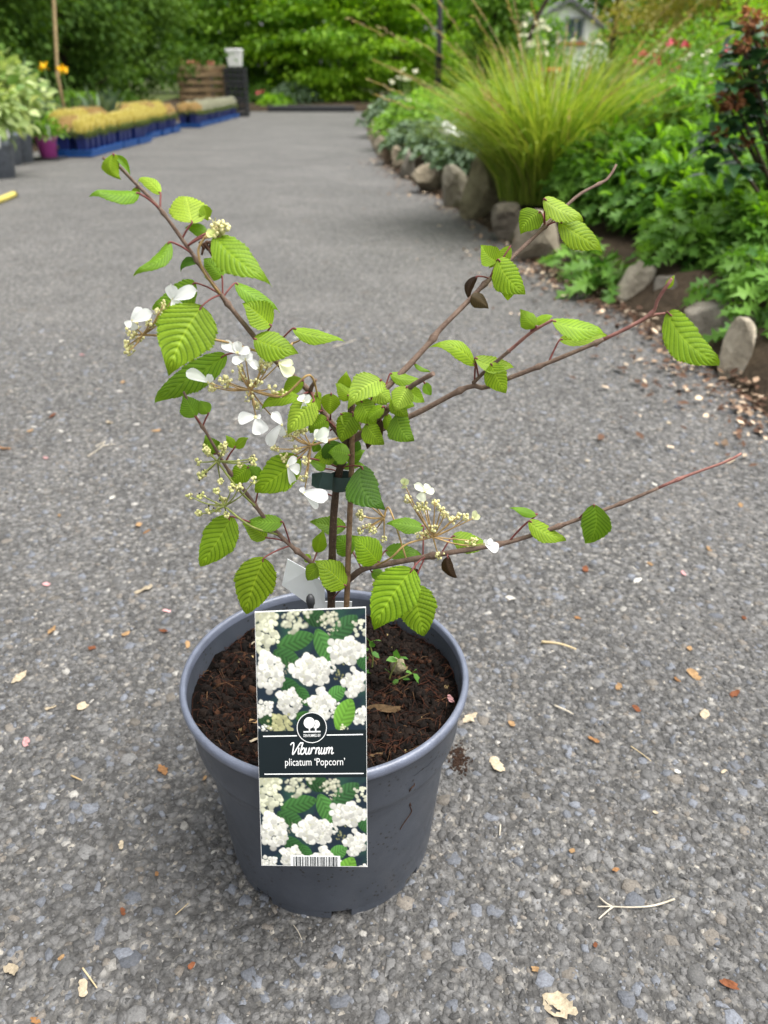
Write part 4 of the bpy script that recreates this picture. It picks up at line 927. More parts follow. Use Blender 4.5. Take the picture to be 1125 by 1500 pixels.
def leaf(reg, bx, by, tx, ty, w, col=LIME, k=.45, arch=.06, bow=0., fold=.12, dy=0., dt=0., frm=None, amp=1.0, label=None, pet=True):
    b = rp(reg, bx, by); t_ = rp(reg, tx, ty); sc_ = REG[reg][2]; lc[0] += 1
    q = rp(reg, *frm) if frm else b; s = nearest(*q); Yb = s[2].y+dy; B = at(*b, Yb); T = at(*t_, Yb+dt); W = 1.14*w/sc_*pxsize((B+T)/2)
    o = obj('leaf', leaf_mesh(B, T, W, k, arch, bow, fold, lc[0]*7+1, s[2] if pet else None, amp), s[3])
    j = random.uniform(.88, 1.12); g = random.uniform(-.05, .05); o.color = (col[0]*j*(1+g), col[1]*j, col[2]*j, 1)
    if label: o['label'] = label
    return o
# --- upper left branch
leaf(5, 212, 82, 250, 205, 80, LIME, .3, .05, .28, .5, -.004); leaf(5, 222, 88, 292, 182, 34, GRN, .2, .04, -.1, .6)
leaf(5, 335, 268, 104, 258, 62, GRN, 1.1, .05, -.13, .25, -.012, -.02, (425, 338)); leaf(5, 320, 240, 318, 295, 38, LIME, .5)
leaf(5, 435, 268, 318, 205, 52, PALE, .9, .05, .05, .2, .006, .02, (445, 335)); leaf(5, 582, 407, 548, 272, 168, PALE, .7, .05, 0, .1, .0, .03, (578, 470)); leaf(5, 636, 325, 658, 398, 58, LIME, .3, .05, 0, .3, .012, pet=False)
leaf(5, 482, 496, 300, 637, 64, GRN, 1.0, .08, -.2, .2, -.01, -.02, (560, 548)); leaf(5, 690, 462, 957, 682, 150, LIME, .75, .08, .12, .12, -.014, -.02, (580, 480)); leaf(5, 655, 452, 548, 425, 55, GRN, .6, .04, 0, .2, .01)
leaf(5, 725, 662, 640, 572, 112, GRN, .5, .05, 0, .15, .004, 0, (742, 745)); leaf(5, 612, 588, 524, 634, 40, DARK, .8, .05, .12, .2)
leaf(5, 600, 690, 378, 806, 125, GRN, .5, .05, -.14, .12, .012, .0, (690, 765)); leaf(5, 630, 797, 470, 1118, 262, LIME, .25, .03, .03, .06, -.02, -.03, (695, 772), 1.25)
leaf(6, 487, 384, 120, 612, 128, GRN, .35, .04, -.05, .12, -.005, 0, (640, 392)); leaf(5, 785, 690, 1003, 812, 72, GRN, .8, .06, .1, .2, .01, 0, (745, 755)); leaf(5, 955, 892, 822, 780, 128, LIME, .5, .05, 0, .18, -.004, 0, (960, 950))
leaf(6, 616, 308, 832, 372, 132, LIME, .6, .06, .1, .15, -.012, 0, (640, 360)); leaf(6, 798, 262, 1052, 308, 64, LIME, .9, .06, .14, .2, -.01, 0, (700, 370))
leaf(6, 900, 598, 768, 758, 125, PALE, .45, .05, 0, .15, -.022, -.01, (890, 560)); leaf(6, 832, 584, 640, 642, 66, LIME, .7, .05, .06, .2, -.018, 0, (880, 560)); leaf(6, 850, 505, 748, 572, 76, LIME, .5, .05, 0, .15, -.01); leaf(6, 820, 495, 770, 560, 44, GRN, .5, .05, 0, .2, .0)
leaf(6, 965, 690, 866, 740, 84, LIME, .5, .05, 0, .15, -.012); leaf(6, 900, 565, 935, 610, 50, LIME, .5, .05, 0, .15, .004)
# --- crown of the stem
leaf(8, 200, 278, 216, 168, 76, LIME, .4, .04, 0, .15, .006); leaf(8, 408, 212, 222, 358, 150, PALE, .5, .05, .05, .12, -.03, -.02, (330, 390)); leaf(8, 132, 288, 122, 408, 102, LIME, .4, .05, 0, .15, -.02, 0, (140, 440))
leaf(8, 548, 248, 482, 388, 118, PALE, .45, .05, 0, .15, -.012, -.01, (500, 330)); leaf(8, 455, 178, 632, 208, 66, LIME, .8, .06, .16, .2, .004, 0, (425, 245)); leaf(8, 588, 122, 682, 165, 26, GRN, .9, .06, .16, .2, .01, 0, (500, 220)); leaf(8, 645, 228, 686, 298, 52, GRN, .4, .05, .1, .2, .0)
leaf(8, 495, 392, 600, 550, 138, GRN, .6, .06, .2, .15, -.004, 0, (470, 375)); leaf(8, 522, 320, 592, 356, 62, LIME, .6, .05, .1, .2, .006); leaf(8, 418, 358, 322, 438, 66, LIME, .6, .05, 0, .2, -.014); leaf(8, 438, 398, 498, 514, 60, LIME, .5, .05, .14, .2, .004)
leaf(8, 184, 398, 308, 488, 76, PALE, .6, .05, .08, .15, -.025, 0, (210, 480)); leaf(8, 118, 550, 172, 690, 118, DARK, .3, .05, 0, .15, -.012, 0, (150, 690)); leaf(8, 116, 438, 6, 502, 86, LIME, .5, .05, 0, .15, -.01, 0, (170, 520)); leaf(8, 268, 540, 272, 645, 52, DARK, .3, .04, 0, .2, .012)
leaf(8, 296, 688, 440, 922, 182, DARK, .55, .07, .24, .12, -.02, -.02, (215, 702)); leaf(8, 200, 700, 320, 680, 44, GRN, .7, .05, 0, .2, .012); leaf(8, 300, 300, 250, 350, 60, LIME, .5, .05, 0, .2, .01); leaf(8, 390, 300, 440, 350, 60, LIME, .5, .05, 0, .2, .012)
leaf(8, 290, 360, 260, 440, 50, GRN, .4, .05, 0, .2, .015); leaf(8, 60, 560, 30, 610, 60, GRN, .5, .05, 0, .2, .01); leaf(8, 100, 700, 10, 660, 66, GRN, .5, .05, 0, .2, .01); leaf(8, 60, 830, 20, 900, 60, DARK, .4, .05, 0, .2, .015)
for q in ((8, 255, 400, 180, 560, 124, LIME, .5, .05, .05, .2, -.03), (8, 325, 450, 430, 570, 112, LIME, .5, .05, .1, .2, -.02), (8, 370, 230, 470, 335, 118, PALE, .6, .05, .1, .2, -.006), (8, 70, 385, -45, 320, 104, LIME, .6, .05, 0, .2, -.012), (8, 235, 625, 115, 605, 110, GRN, .6, .05, 0, .2, -.02),
          (8, 295, 325, 385, 460, 128, LIME, .5, .06, .08, .2, -.034), (8, 250, 310, 160, 230, 100, LIME, .6, .05, 0, .2, .004), (8, 155, 595, 25, 645, 100, LIME, .6, .05, -.1, .2, -.01), (8, 555, 255, 650, 335, 76, LIME, .6, .05, .1, .2, .006), (8, 205, 645, 315, 595, 76, GRN, .5, .05, .1, .2, .01), (8, 480, 300, 560, 420, 96, LIME, .5, .05, .12, .2, .002)): leaf(*q)
# --- lower left branch
leaf(6, 342, 677, 285, 574, 98, GRN, .4, .05, 0, .15, -.004, 0, (368, 715)); leaf(6, 402, 662, 364, 600, 66, GRN, .5, .05, 0, .2, 0, 0, (385, 715)); leaf(6, 432, 852, 388, 764, 84, GRN, .4, .05, 0, .15, .004); leaf(6, 526, 822, 486, 764, 42, LIME, .5, .05, 0, .2, 0, 0, (500, 890)); leaf(6, 528, 820, 590, 774, 44, LIME, .6, .05, 0, .2, 0, 0, (500, 890))
leaf(6, 592, 914, 502, 996, 88, LIME, .4, .05, 0, .15, -.004, 0, (560, 1000)); leaf(6, 652, 968, 588, 902, 60, GRN, .4, .05, 0, .2, 0, 0, (640, 1080)); leaf(6, 832, 868, 606, 1036, 158, LIME, .5, .05, -.06, .12, -.024, 0, (900, 900))
leaf(7, 252, 440, 112, 658, 138, LIME, .35, .04, -.03, .1, -.012, -.01, (432, 568), 1.1); leaf(7, 386, 610, 303, 858, 160, LIME, .25, .03, .02, .08, -.016, -.01, (492, 552), 1.15); leaf(7, 462, 464, 308, 458, 66, GRN, .8, .06, -.1, .15, -.008, 0, (500, 545)); leaf(7, 396, 528, 298, 466, 76, LIME, .5, .05, 0, .15, -.004, 0, (455, 560))
leaf(7, 722, 484, 573, 456, 72, GRN, .8, .06, -.12, .15, .014); leaf(7, 602, 590, 628, 498, 60, LIME, .4, .05, 0, .15, .006, 0, (588, 640)); leaf(7, 752, 590, 680, 520, 90, GRN, .4, .05, 0, .15, .014); leaf(7, 858, 632, 756, 520, 116, LIME, .45, .05, 0, .14, -.004, 0, (800, 660)); leaf(7, 722, 728, 600, 622, 118, LIME, .55, .05, 0, .12, -.022, 0, (690, 780)); leaf(7, 612, 640, 556, 706, 62, LIME, .5, .05, 0, .15, -.014); leaf(7, 578, 622, 545, 598, 34, LIME, .5, .05, 0, .2)
# --- lower right branch
leaf(7, 998, 655, 828, 912, 186, LIME, .3, .03, .02, .08, -.03, -.02, (1050, 610), 1.15); leaf(7, 998, 725, 1052, 946, 156, LIME, .3, .03, .02, .08, -.014, -.01, (1050, 610), 1.1); leaf(7, 1042, 482, 884, 464, 60, GRN, .8, .06, -.08, .15, .012, 0, (1040, 610)); leaf(7, 884, 582, 1037, 592, 66, GRN, .8, .06, .1, .15, .008, 0, (850, 640)); leaf(7, 828, 668, 898, 702, 46, GRN, .6, .05, 0, .2, .004)
leaf(3, 332, 264, 432, 288, 54, LIME, .8, .06, .12, .15, .01, 0, (300, 312)); leaf(3, 556, 207, 484, 186, 22, GRN, 1.0, .06, -.08, .2, .006, 0, (485, 278)); leaf(3, 534, 224, 642, 272, 46, LIME, .8, .06, .14, .15, -.004, 0, (488, 278)); leaf(3, 708, 180, 684, 291, 74, GRN, .4, .05, -.12, .15, -.006, 0, (655, 222))
# --- upper right branches
leaf(1, 672, 318, 568, 432, 122, LIME, .45, .05, .1, .15, -.006, 0, (690, 398)); leaf(1, 690, 252, 908, 350, 96, PALE, .8, .07, .14, .15, -.01, 0, (690, 398)); leaf(1, 768, 366, 1008, 512, 126, LIME, .5, .05, .08, .12, -.008, 0, (700, 402)); leaf(1, 688, 330, 737, 335, 56, PALE, .7, .05, 0, .2, .012, 0, (690, 398))
leaf(1, 452, 572, 372, 486, 106, LIME, .45, .05, -.16, .2, -.004, 0, (415, 660)); leaf(1, 520, 495, 400, 605, 70, LIME, .6, .05, -.1, .2, .006, 0, (440, 640)); leaf(1, 455, 562, 612, 742, 142, LIME, .5, .06, .14, .12, -.012, 0, (440, 660)); leaf(1, 520, 612, 504, 780, 118, LIME, .35, .05, 0, .12, .0, 0, (430, 665))
leaf(2, 216, 348, 68, 284, 52, LIME, .7, .06, .1, .15, -.006, 0, (210, 400)); leaf(2, 215, 326, 350, 348, 52, LIME, .8, .07, .2, .15, -.004, 0, (225, 385)); leaf(2, 268, 344, 324, 444, 74, LIME, .5, .05, .06, .15, -.01, 0, (250, 400))
leaf(2, 418, 222, 368, 164, 54, LIME, .5, .05, -.1, .2, -.004, 0, (395, 245)); leaf(2, 412, 208, 472, 184, 32, LIME, .7, .05, .05, .2, .0, 0, (395, 245)); leaf(2, 470, 202, 652, 232, 62, LIME, .75, .07, .16, .14, -.006); leaf(2, 494, 266, 658, 244, 46, LIME, .8, .06, .12, .18, .004, 0, (462, 338)); leaf(2, 850, 174, 1042, 348, 112, LIME, .5, .05, .14, .1, -.01, 0, (846, 178), 1.1)
leaf(2, 846, 96, 872, 52, 24, LIME, .3, .03, 0, .5)
# --- withered leaves
leaf(1, 345, 650, 312, 780, 46, DEAD, .2, .08, .2, .6, -.008, 0, (405, 650), 1.9, 'withered dark brown leaf'); leaf(1, 318, 748, 412, 815, 72, (.09, .06, .025), .4, .05, 0, .3, -.006, 0, (318, 760), 1.9, 'withered brown leaf tip', False)
leaf(8, 405, 430, 395, 580, 66, DEAD, .3, .08, .1, .5, -.004, 0, None, .6, 'withered dark leaf'); leaf(8, 350, 490, 330, 598, 52, DEAD, .3, .08, 0, .4, -.002, 0, None, .5, 'withered dark leaf'); leaf(3, 318, 318, 348, 378, 30, (.06, .035, .018), .3, .1, .15, .6, -.004, 0, None, 2.2, 'shrivelled brown leaf'); leaf(3, 232, 350, 236, 378, 18, DEAD, .3, .1, 0, .5, -.004, 0, None, .5, 'shrivelled brown leaf')

# ---------------------------------------------------------------- flower heads
def petal_mat():
    t = NT('floret_petal'); c = t.n('ObjectInfo').outputs['Color']; t.base(c, .6, .25); t.translucent(c, .35); return t.m
M['petal'] = petal_mat()
t = vcol('bud', .5, .3); M['bud'] = t.m
def floret_mesh(reg, cx, cy, tips, Y):
    C_ = at(*rp(reg, cx, cy), Y); VV = []; FF = []; off = 0
    for tx, ty, w in tips:
        T = at(*rp(reg, tx, ty), Y+random.uniform(-.006, .004)); a = T-C_; L = a.length; a.normalize(); c = (CAM-C_).normalized(); s = a.cross(c).normalized(); nn = s.cross(a).normalized()
        nn = (nn+Vector((0, 0, .5))-a*.5*a.z).normalized(); s = a.cross(nn).normalized(); W = w/REG[reg][2]*pxsize(C_)*1.12; nu, nv = 10, 6
        u = np.linspace(0, 1, nu+1)[:, None]; v = np.linspace(-1, 1, nv+1)[None]; pr = (.16+.84*np.sin(np.pi*np.clip(u, 0, 1)**.72*.5)**1.3)*np.sqrt(np.clip(1-np.clip((u-.62)/.38, 0, 1)**2.4, 0.02, 1))
        up = .16*L*u*(1-u)*2+.1*W*v**2-.07*L*np.clip(u-.6, 0, 1)+.03*W*np.sin(v*5+u*4)
        V = np.array(C_)+np.array(a)*(L*u+0*v)[..., None]+np.array(s)*(W/2*pr*v)[..., None]+np.array(nn)*up[..., None]
        i, j = np.meshgrid(np.arange(nu), np.arange(nv), indexing='ij'); o = (i*(nv+1)+j).ravel(); FF.append(np.stack([o, o+1, o+nv+2, o+nv+1], 1)+off); VV.append(V.reshape(-1, 3)); off += VV[-1].shape[0]
    return mesh_np('floret', np.concatenate(VV), np.concatenate(FF), M['petal'], smooth=True), C_
_ico = None
def ico():
    global _ico
    if _ico is None:
        import bmesh
        bm = bmesh.new(); bmesh.ops.create_icosphere(bm, subdivisions=2, radius=1); _ico = (np.array([v.co[:] for v in bm.verts]), np.array([[v.index for v in f.verts] for f in bm.faces])); bm.free()
    return _ico
def bud_cluster(P, r, green=.3, n=10, dark=0):
    iv, jf = ico(); VV = []; FF = []; CC = []; off = 0
    for i in range(n+dark):
        d = norm(RG.normal(0, 1, (1, 3)))[0]; c = np.array(P)+d*r*RG.uniform(.4, 1.0); s = RG.uniform(.0008, .00135)*(.65 if i >= n else 1)
        VV.append(c+iv*s*np.array([1, 1, 1.15])); FF.append(jf+off); off += len(iv); g = RG.random()*green
        CC.append(np.tile((.015, .012, .01) if i >= n else np.array((.72, .66, .34))*(1-g)+np.array((.4, .46, .12))*g, (len(iv), 1)))
    mb = MB()
    for i in range(5):
        d = norm(RG.normal(0, 1, (1, 3)))[0]*r; mb.tube([Vector(P)-Vector((0, 0, r*.8)), Vector(P)+Vector(d)], .00035, 4, cap=False)
    qv = np.array(mb.v); qf = np.array(mb.f); tri = np.concatenate([qf[:, [0, 1, 2]], qf[:, [0, 2, 3]]])+off
    VV.append(qv); FF.append(tri); CC.append(np.tile((.4, .38, .14), (len(qv), 1)))
    return mesh_np('bud_cluster', np.concatenate(VV), np.concatenate(FF), M['bud'], np.concatenate(CC), True)
WHITE = (.86, .87, .85); CREAM = (.78, .8, .55)
def flower_head(label, Y, hub, stem, spokes, buds, florets, stalk='tan_stalk', green=.3, dark=0, r=.0042):
    """hub/stem/spokes/buds in (region, x, y); florets (region, cx, cy, tips, colour)"""
    mb = MB(); H = at(*rp(*hub), Y)
    def path(q, rad, Y0=None):
        P = [at(*rp(*c), Y) for c in q]; mb.tube([Vector(v) for v in smooth_path(P, 5)], rad, 6)
    if stem:
        s = nearest(*rp(*stem[0])); P = [s[2]]+[at(*rp(*c), Y) for c in stem[1:]]+[H]; mb.tube([Vector(v) for v in smooth_path(P, 6)], .0009, 6)
    ends = [b for b in buds]+[(f[0], f[1], f[2]) for f in florets]
    for e in ends:
        E_ = at(*rp(*e), Y+random.uniform(-.008, .008)); m = H.lerp(E_, .55)+Vector((0, 0, -.1*(E_-H).length*random.random())); mb.tube([Vector(v) for v in smooth_path([H, m, E_], 5)], [.0008-.0004*i/10 for i in range(11)], 5)
    fh = obj('flower_head', mb.mesh('flower_head', M[stalk]), shrub, label=label)
    for b in buds:
        P = at(*rp(*b), Y+random.uniform(-.006, .006)); obj('bud_cluster', bud_cluster(P, r*random.uniform(.8, 1.25), green, random.randint(8, 13), dark), fh)
    for reg, cx, cy, tips, colr in florets:
        me, C_ = floret_mesh(reg, cx, cy, tips, Y-.006); o = obj('floret', me, fh); o.color = (*colr, 1)
        obj('bud_cluster', bud_cluster(C_, .0008, .2, 2), fh)
flower_head('open cluster of white florets and cream buds at the left tip', TY-.036, (6, 95, 290), [(6, 690, 372), (6, 475, 322), (6, 300, 303)], [], [(6, 45, 280), (6, 70, 305), (6, 30, 365), (6, 60, 250), (6, 190, 150), (6, 170, 185), (6, 215, 188), (6, 25, 340), (6, 125, 235)],
    [(6, 235, 122, [(225, 54, 55), (348, 82, 68), (262, 174, 60)], WHITE), (6, 42, 226, [(138, 188, 60), (88, 162, 42), (16, 252, 36), (58, 268, 36)], WHITE)])
flower_head('wide cluster of white florets over the left branch', TY-.03, (6, 600, 550), [(6, 960, 600), (6, 880, 480), (6, 750, 580)], [], [(6, 545, 455), (6, 560, 495), (6, 470, 500), (6, 495, 520), (6, 425, 535), (6, 655, 432), (6, 692, 422), (6, 700, 540), (6, 745, 566), (6, 625, 622), (6, 590, 580), (6, 655, 455), (6, 625, 515)],
    [(6, 540, 376, [(466, 328, 50), (540, 320, 42), (600, 362, 42)], WHITE), (6, 578, 404, [(514, 418, 42), (612, 382, 46), (640, 446, 42), (570, 372, 38)], WHITE), (6, 738, 424, [(798, 484, 64), (802, 428, 40)], CREAM), (6, 402, 515, [(298, 464, 56), (418, 478, 38)], WHITE), (6, 628, 680, [(542, 690, 62), (652, 758, 78), (652, 676, 24)], WHITE), (6, 748, 712, [(704, 656, 44), (684, 810, 54), (752, 768, 34)], WHITE), (6, 852, 604, [(832, 576, 44), (888, 588, 40), (858, 686, 50)], WHITE)])
flower_head('cluster of buds and drooping white florets beside the stem', TY-.03, (6, 886, 812), [(6, 1045, 770), (6, 1000, 780)], [], [(6, 775, 752), (6, 812, 742), (6, 848, 740), (6, 795, 770), (6, 812, 830), (6, 715, 825), (6, 855, 962), (6, 860, 880), (6, 760, 870)],
    [(6, 776, 906, [(818, 868, 38), (832, 932, 54), (804, 998, 36)], WHITE), (6, 852, 1036, [(966, 1062, 70), (918, 1108, 34), (838, 1008, 28)], WHITE), (6, 905, 782, [(972, 742, 54), (966, 785, 40), (920, 735, 30)], (.74, .78, .7))])
flower_head('green budded flower head with dark specks on the low left branch', TY-.034, (7, 192, 212), [(7, 360, 405), (7, 280, 330)], [], [(7, 145, 158), (7, 155, 180), (7, 222, 150), (7, 215, 168), (7, 342, 200), (7, 335, 215), (7, 112, 216), (7, 120, 275), (7, 140, 262), (7, 205, 295), (7, 285, 225)], [], 'green_stalk', .9, 2, .0036)
flower_head('lower green budded flower head spreading to the left', TY-.034, (7, 222, 398), [(7, 415, 545), (7, 330, 480)], [], [(7, 80, 358), (7, 125, 352), (7, 192, 332), (7, 215, 375), (7, 118, 428), (7, 158, 416), (7, 232, 428), (7, 282, 318), (7, 252, 320), (7, 190, 405), (7, 345, 290)], [], 'green_stalk', .85, 1, .0036)
flower_head('cluster of cream buds and florets over the low right branch', TY-.03, (3, 280, 266), [(3, 140, 358), (3, 170, 320), (3, 210, 285)], [], [(3, 215, 166), (3, 240, 184), (3, 256, 188), (3, 285, 174), (3, 302, 190), (3, 312, 206), (3, 345, 212), (3, 366, 214), (3, 282, 240), (3, 245, 260), (3, 372, 288), (3, 390, 276), (3, 296, 316), (3, 262, 255), (3, 330, 220)],
    [(3, 257, 144, [(230, 126, 21), (246, 170, 27), (268, 126, 19), (284, 146, 20)], (.82, .85, .68)), (3, 204, 126, [(198, 110, 16), (216, 116, 16), (204, 136, 16)], (.66, .72, .38)), (3, 386, 217, [(394, 196, 14), (406, 212, 16)], (.75, .78, .45)), (3, 418, 284, [(454, 300, 30), (440, 276, 16), (424, 274, 14)], WHITE)])
flower_head('small bud spray behind the big dark leaf', TY+.0, (3, 150, 215), [(3, 190, 190), (3, 165, 192)], [], [(3, 84, 205), (3, 92, 212), (3, 106, 150), (3, 88, 246), (3, 120, 250), (3, 150, 274), (3, 80, 155), (3, 112, 240)], [], 'tan_stalk', .5, 0, .0038)
flower_head('young yellow green flower head near the top of the left branch', TY-.045, (5, 640, 478), [(5, 690, 768), (5, 640, 640), (5, 612, 540)], [], [(5, 700, 425), (5, 722, 432), (5, 735, 420), (5, 690, 415), (5, 712, 450)], [(5, 688, 466, [(648, 452, 40), (712, 474, 44), (668, 438, 26), (700, 448, 30)], (.68, .74, .3))])
flower_head('pale floret half hidden behind the left branch', TY-.0, (6, 800, 330), [(6, 745, 395)], [], [], [(6, 856, 290, [(818, 300, 30), (918, 298, 34), (878, 328, 34), (830, 280, 24)], (.72, .8, .6))])
mb = MB()
for i in range(14):
    P = at(*rp(5, 650+random.uniform(-38, 38), 505+random.uniform(-16, 16)), TY-.03); mb.tube([P, P+Vector((random.uniform(-.004, .004), random.uniform(-.004, .004), -.005))], [.0012, .0007], 5)
    P = at(*rp(5, 728+random.uniform(-25, 25), 530+random.uniform(-18, 18)), TY-.03); mb.tube([P, P+Vector((random.uniform(-.004, .004), 0, .006))], [.0009, .0003], 5)
obj('withered_flower_head', mb.mesh('withered_flower_head', M['fibre']), shrub, label='brown withered flower remains')

# ---------------------------------------------------------------- stake, tie, tags
M['bamboo'] = twig_mat('stake_wood', (.11, .065, .035), (.22, .14, .08))
mb = MB(); P = [at(504, 960, TY-.016), at(508, 880, TY-.014), at(511, 790, TY-.011), at(515, 690, TY-.008), at(516, 640, TY-.006), at(517, 612, TY-.004)]
S = [Vector(v) for v in smooth_path(P, 4)]; S[0].z = .196; mb.tube(S, [.0029-.0008*i/len(S) for i in range(len(S))], 10); obj('support_stake', mb.mesh('support_stake', M['bamboo']), label='thin brown wooden stake tied beside the stem of the shrub', cat='stake')
M['tie'] = simple('tie_plastic', (.018, .04, .036), .4, .5, .15)
c = at(503, 705, TY-.006); mb = MB(); hh = .0066; vs = []; n = 28
for i in range(n):
    a = 2*math.pi*i/n; vs += [(c.x+.0112*math.cos(a), c.y+.0075*math.sin(a), c.z-hh*(1+.12*math.sin(a*2))), (c.x+.0108*math.cos(a), c.y+.0072*math.sin(a), c.z+hh)]
mb.add(vs, [(2*i, 2*((i+1) % n), 2*((i+1) % n)+1, 2*i+1) for i in range(n)], smooth=True)
fl = [at(*rp(6, *q), TY-.016+d) for q, d in (((990, 945), 0), ((985, 1022), 0), ((920, 1018), -.004), ((888, 1000), .0), ((890, 945), .004), ((940, 938), -.003))]; mb.add(fl, [(0, 1, 2, 5), (2, 3, 4, 5)]); mb.add([p+Vector((0, .0006, 0)) for p in fl], [(5, 2, 1, 0), (5, 4, 3, 2)])
obj('plant_tie', mb.mesh('plant_tie', M['tie']), label='dark green plastic tie binding the stem to the stake', cat='tie')
M['tag'] = simple('white_tag', (.78, .8, .84), .45, .4, .03, 60)
REG[9] = (400, 800, 7.03); yb = TY+.018
fr = [at(*rp(9, *q), yb+d) for q, d in (((148, 132), .006), ((90, 402), .002), ((420, 640), .0), ((535, 640), .0), ((530, 380), .0), ((360, 250), .003))]; bk = [p+Vector((0, .0008, 0)) for p in fr]; n = 6
mb = MB(); mb.add(fr+bk, [list(range(n)), list(range(n, 2*n))[::-1]]+[(i, i+n, (i+1) % n+n, (i+1) % n) for i in range(n)])
fr2 = [at(*rp(9, *q), yb) for q in ((535, 570), (535, 720), (800, 720), (815, 572))]; bk2 = [p+Vector((0, .0008, 0)) for p in fr2]; mb.add(fr2+bk2, [(0, 1, 2, 3), (7, 6, 5, 4)]+[(i, i+4, (i+1) % 4+4, (i+1) % 4) for i in range(4)])
st = [at(*rp(9, *q), yb) for q in ((470, 640), (520, 640))]; dn = [Vector((p.x, p.y, .195)) for p in st[::-1]]; mb.add(st+dn+[p+Vector((0, .0008, 0)) for p in st+dn], [(0, 1, 2, 3), (7, 6, 5, 4)])
obj('blank_tag', mb.mesh('blank_tag', M['tag']), label='blank white plastic tag stuck in the compost behind the stem', cat='tag')
# ---------------------------------------------------------------- printed plant label
CW, CH = 163, 380
cTL, cTR, cBR, cBL = at(373, 896, .499), at(536, 889, .502), at(538.5, 1270, .4405), at(383, 1268, .4395)
cN = (cTR-cTL).cross(cTL-cBL).normalized()
if cN.y > 0: cN = -cN
def card(x, y, off=0.0):
    s, q = x/CW, y/CH; p = cTL*(1-s)*(1-q)+cTR*s*(1-q)+cBR*s*q+cBL*(1-s)*q
    return p+cN*(off+.0012*math.sin(math.pi*q))
lab = thing('plant_label', (cTL+cBR)/2, 'tall printed plant label with white blossom photographs leaning on the pot rim', 'label', world=True)
M['card'] = simple('card_stock', (.8, .8, .78), .4, .4, .03)
mb = MB(); m = 16; top = []; bot = []
for i in range(m+1):
    for x in (0, CW): top.append(card(x, CH*i/m, 0)); bot.append(card(x, CH*i/m, -.0006))
k = len(top); fs = []
for i in range(m): fs += [(2*i, 2*i+1, 2*i+3, 2*i+2), (k+2*i, k+2*i+2, k+2*i+3, k+2*i+1), (2*i, 2*i+2, k+2*i+2, k+2*i), (2*i+1, k+2*i+1, k+2*i+3, 2*i+3)]
fs += [(0, k, k+1, 1), (2*m, 2*m+1, k+2*m+1, k+2*m)]; mb.add(top+bot, fs); obj('card', mb.mesh('card', M['card']), lab)
# the blossom photograph, worked out pixel by pixel as vertex colours
yy, xx = np.mgrid[0:173, 0:164].astype(float); IM = np.zeros((173, 164, 3)); U, Vv = xx/163, yy/172
def wob(x, y, s): return np.sin(x*s+1.7*np.sin(y*s*.8))*np.cos(y*s*1.2+.9*np.sin(x*s*.6))
n0 = wob(U, Vv, 9)+.5*wob(U+2, Vv, 21)
IM[:] = np.array([.012, .022, .035])+np.clip(n0, 0, 2)[..., None]*np.array([.008, .035, .008])
def pblob(cx, cy, rx, ry, ang, col, soft=.06):
    a = math.radians(ang); dx, dy = U-cx, Vv-cy; p = (dx*math.cos(a)+dy*math.sin(a))/rx; q = (-dx*math.sin(a)+dy*math.cos(a))/ry
    return np.clip((1-np.sqrt(p*p+q*q))/soft, 0, 1), p, q
def pleaf(cx, cy, rx, ry, ang, col, vein=.25, soft=.08):
    al, p, q = pblob(cx, cy, rx, ry, ang, col, soft); al = al*np.clip((1-np.abs(q)/(1.02-p*p*.9).clip(.02))*8, 0, 1)
    sh = 1+vein*np.sin((p-.5*np.abs(q))*22)-.25*q-.5*np.exp(-(q/.05)**2)*.4
    c = np.array(col)[None, None]*sh[..., None]; IM[:] = IM*(1-al[..., None])+c*al[..., None]
def pflower(cx, cy, r, n, tint=(1, 1, 1), soft=.25, sat=1.0):
    rg = np.random.default_rng(int(cx*1000+cy*77))
    for i in range(n):
        a = rg.random()*6.28; d = r*math.sqrt(rg.random())*.86*(1+.2*math.sin(2*a+cx*40)+.16*math.sin(5*a+cy*60)); pr = r*rg.uniform(.12, .24)
        al, p, q = pblob(cx+d*math.cos(a), cy+d*math.sin(a)*.9, pr, pr*.9, 0, None, soft)
        light = .4+.38*rg.random()-.12*(math.sin(a)*d/r)
        c = np.array((.98, .97, .88))*np.array(tint)*light; cc = c[None, None]*(1-.2*np.clip(p*p+q*q, 0, 1)**2+.08*(-q))[..., None]
        IM[:] = IM*(1-al[..., None])+cc*al[..., None]
    for i in range(n//6):
        a = rg.random()*6.28; d = r*math.sqrt(rg.random())*.75; pr = r*rg.uniform(.03, .07); al, p, q = pblob(cx+d*math.cos(a), cy+d*math.sin(a)*.9, pr*1.6, pr, rg.uniform(0, 180), None, .8)
        IM[:] = IM*(1-.5*al[..., None])+np.array((.4, .4, .2))*.5*al[..., None]
for l in ((.36, .245, .18, .085, -14, (.04, .12, .03)), (.28, .38, .14, .08, 25, (.03, .09, .025)), (.615, .285, .15, .088, 65, (.06, .17, .04)), (.80, .15, .16, .085, -35, (.035, .1, .035)), (.55, .06, .12, .08, 10, (.02, .06, .02)), (.3, .62, .13, .07, 30, (.02, .07, .02)), (.42, .7, .1, .06, 60, (.03, .1, .025)), (.1, .9, .1, .07, 0, (.02, .05, .02)), (.45, .9, .12, .07, 20, (.03, .09, .02)), (.97, .42, .1, .06, 60, (.03, .1, .03))): pleaf(*l)
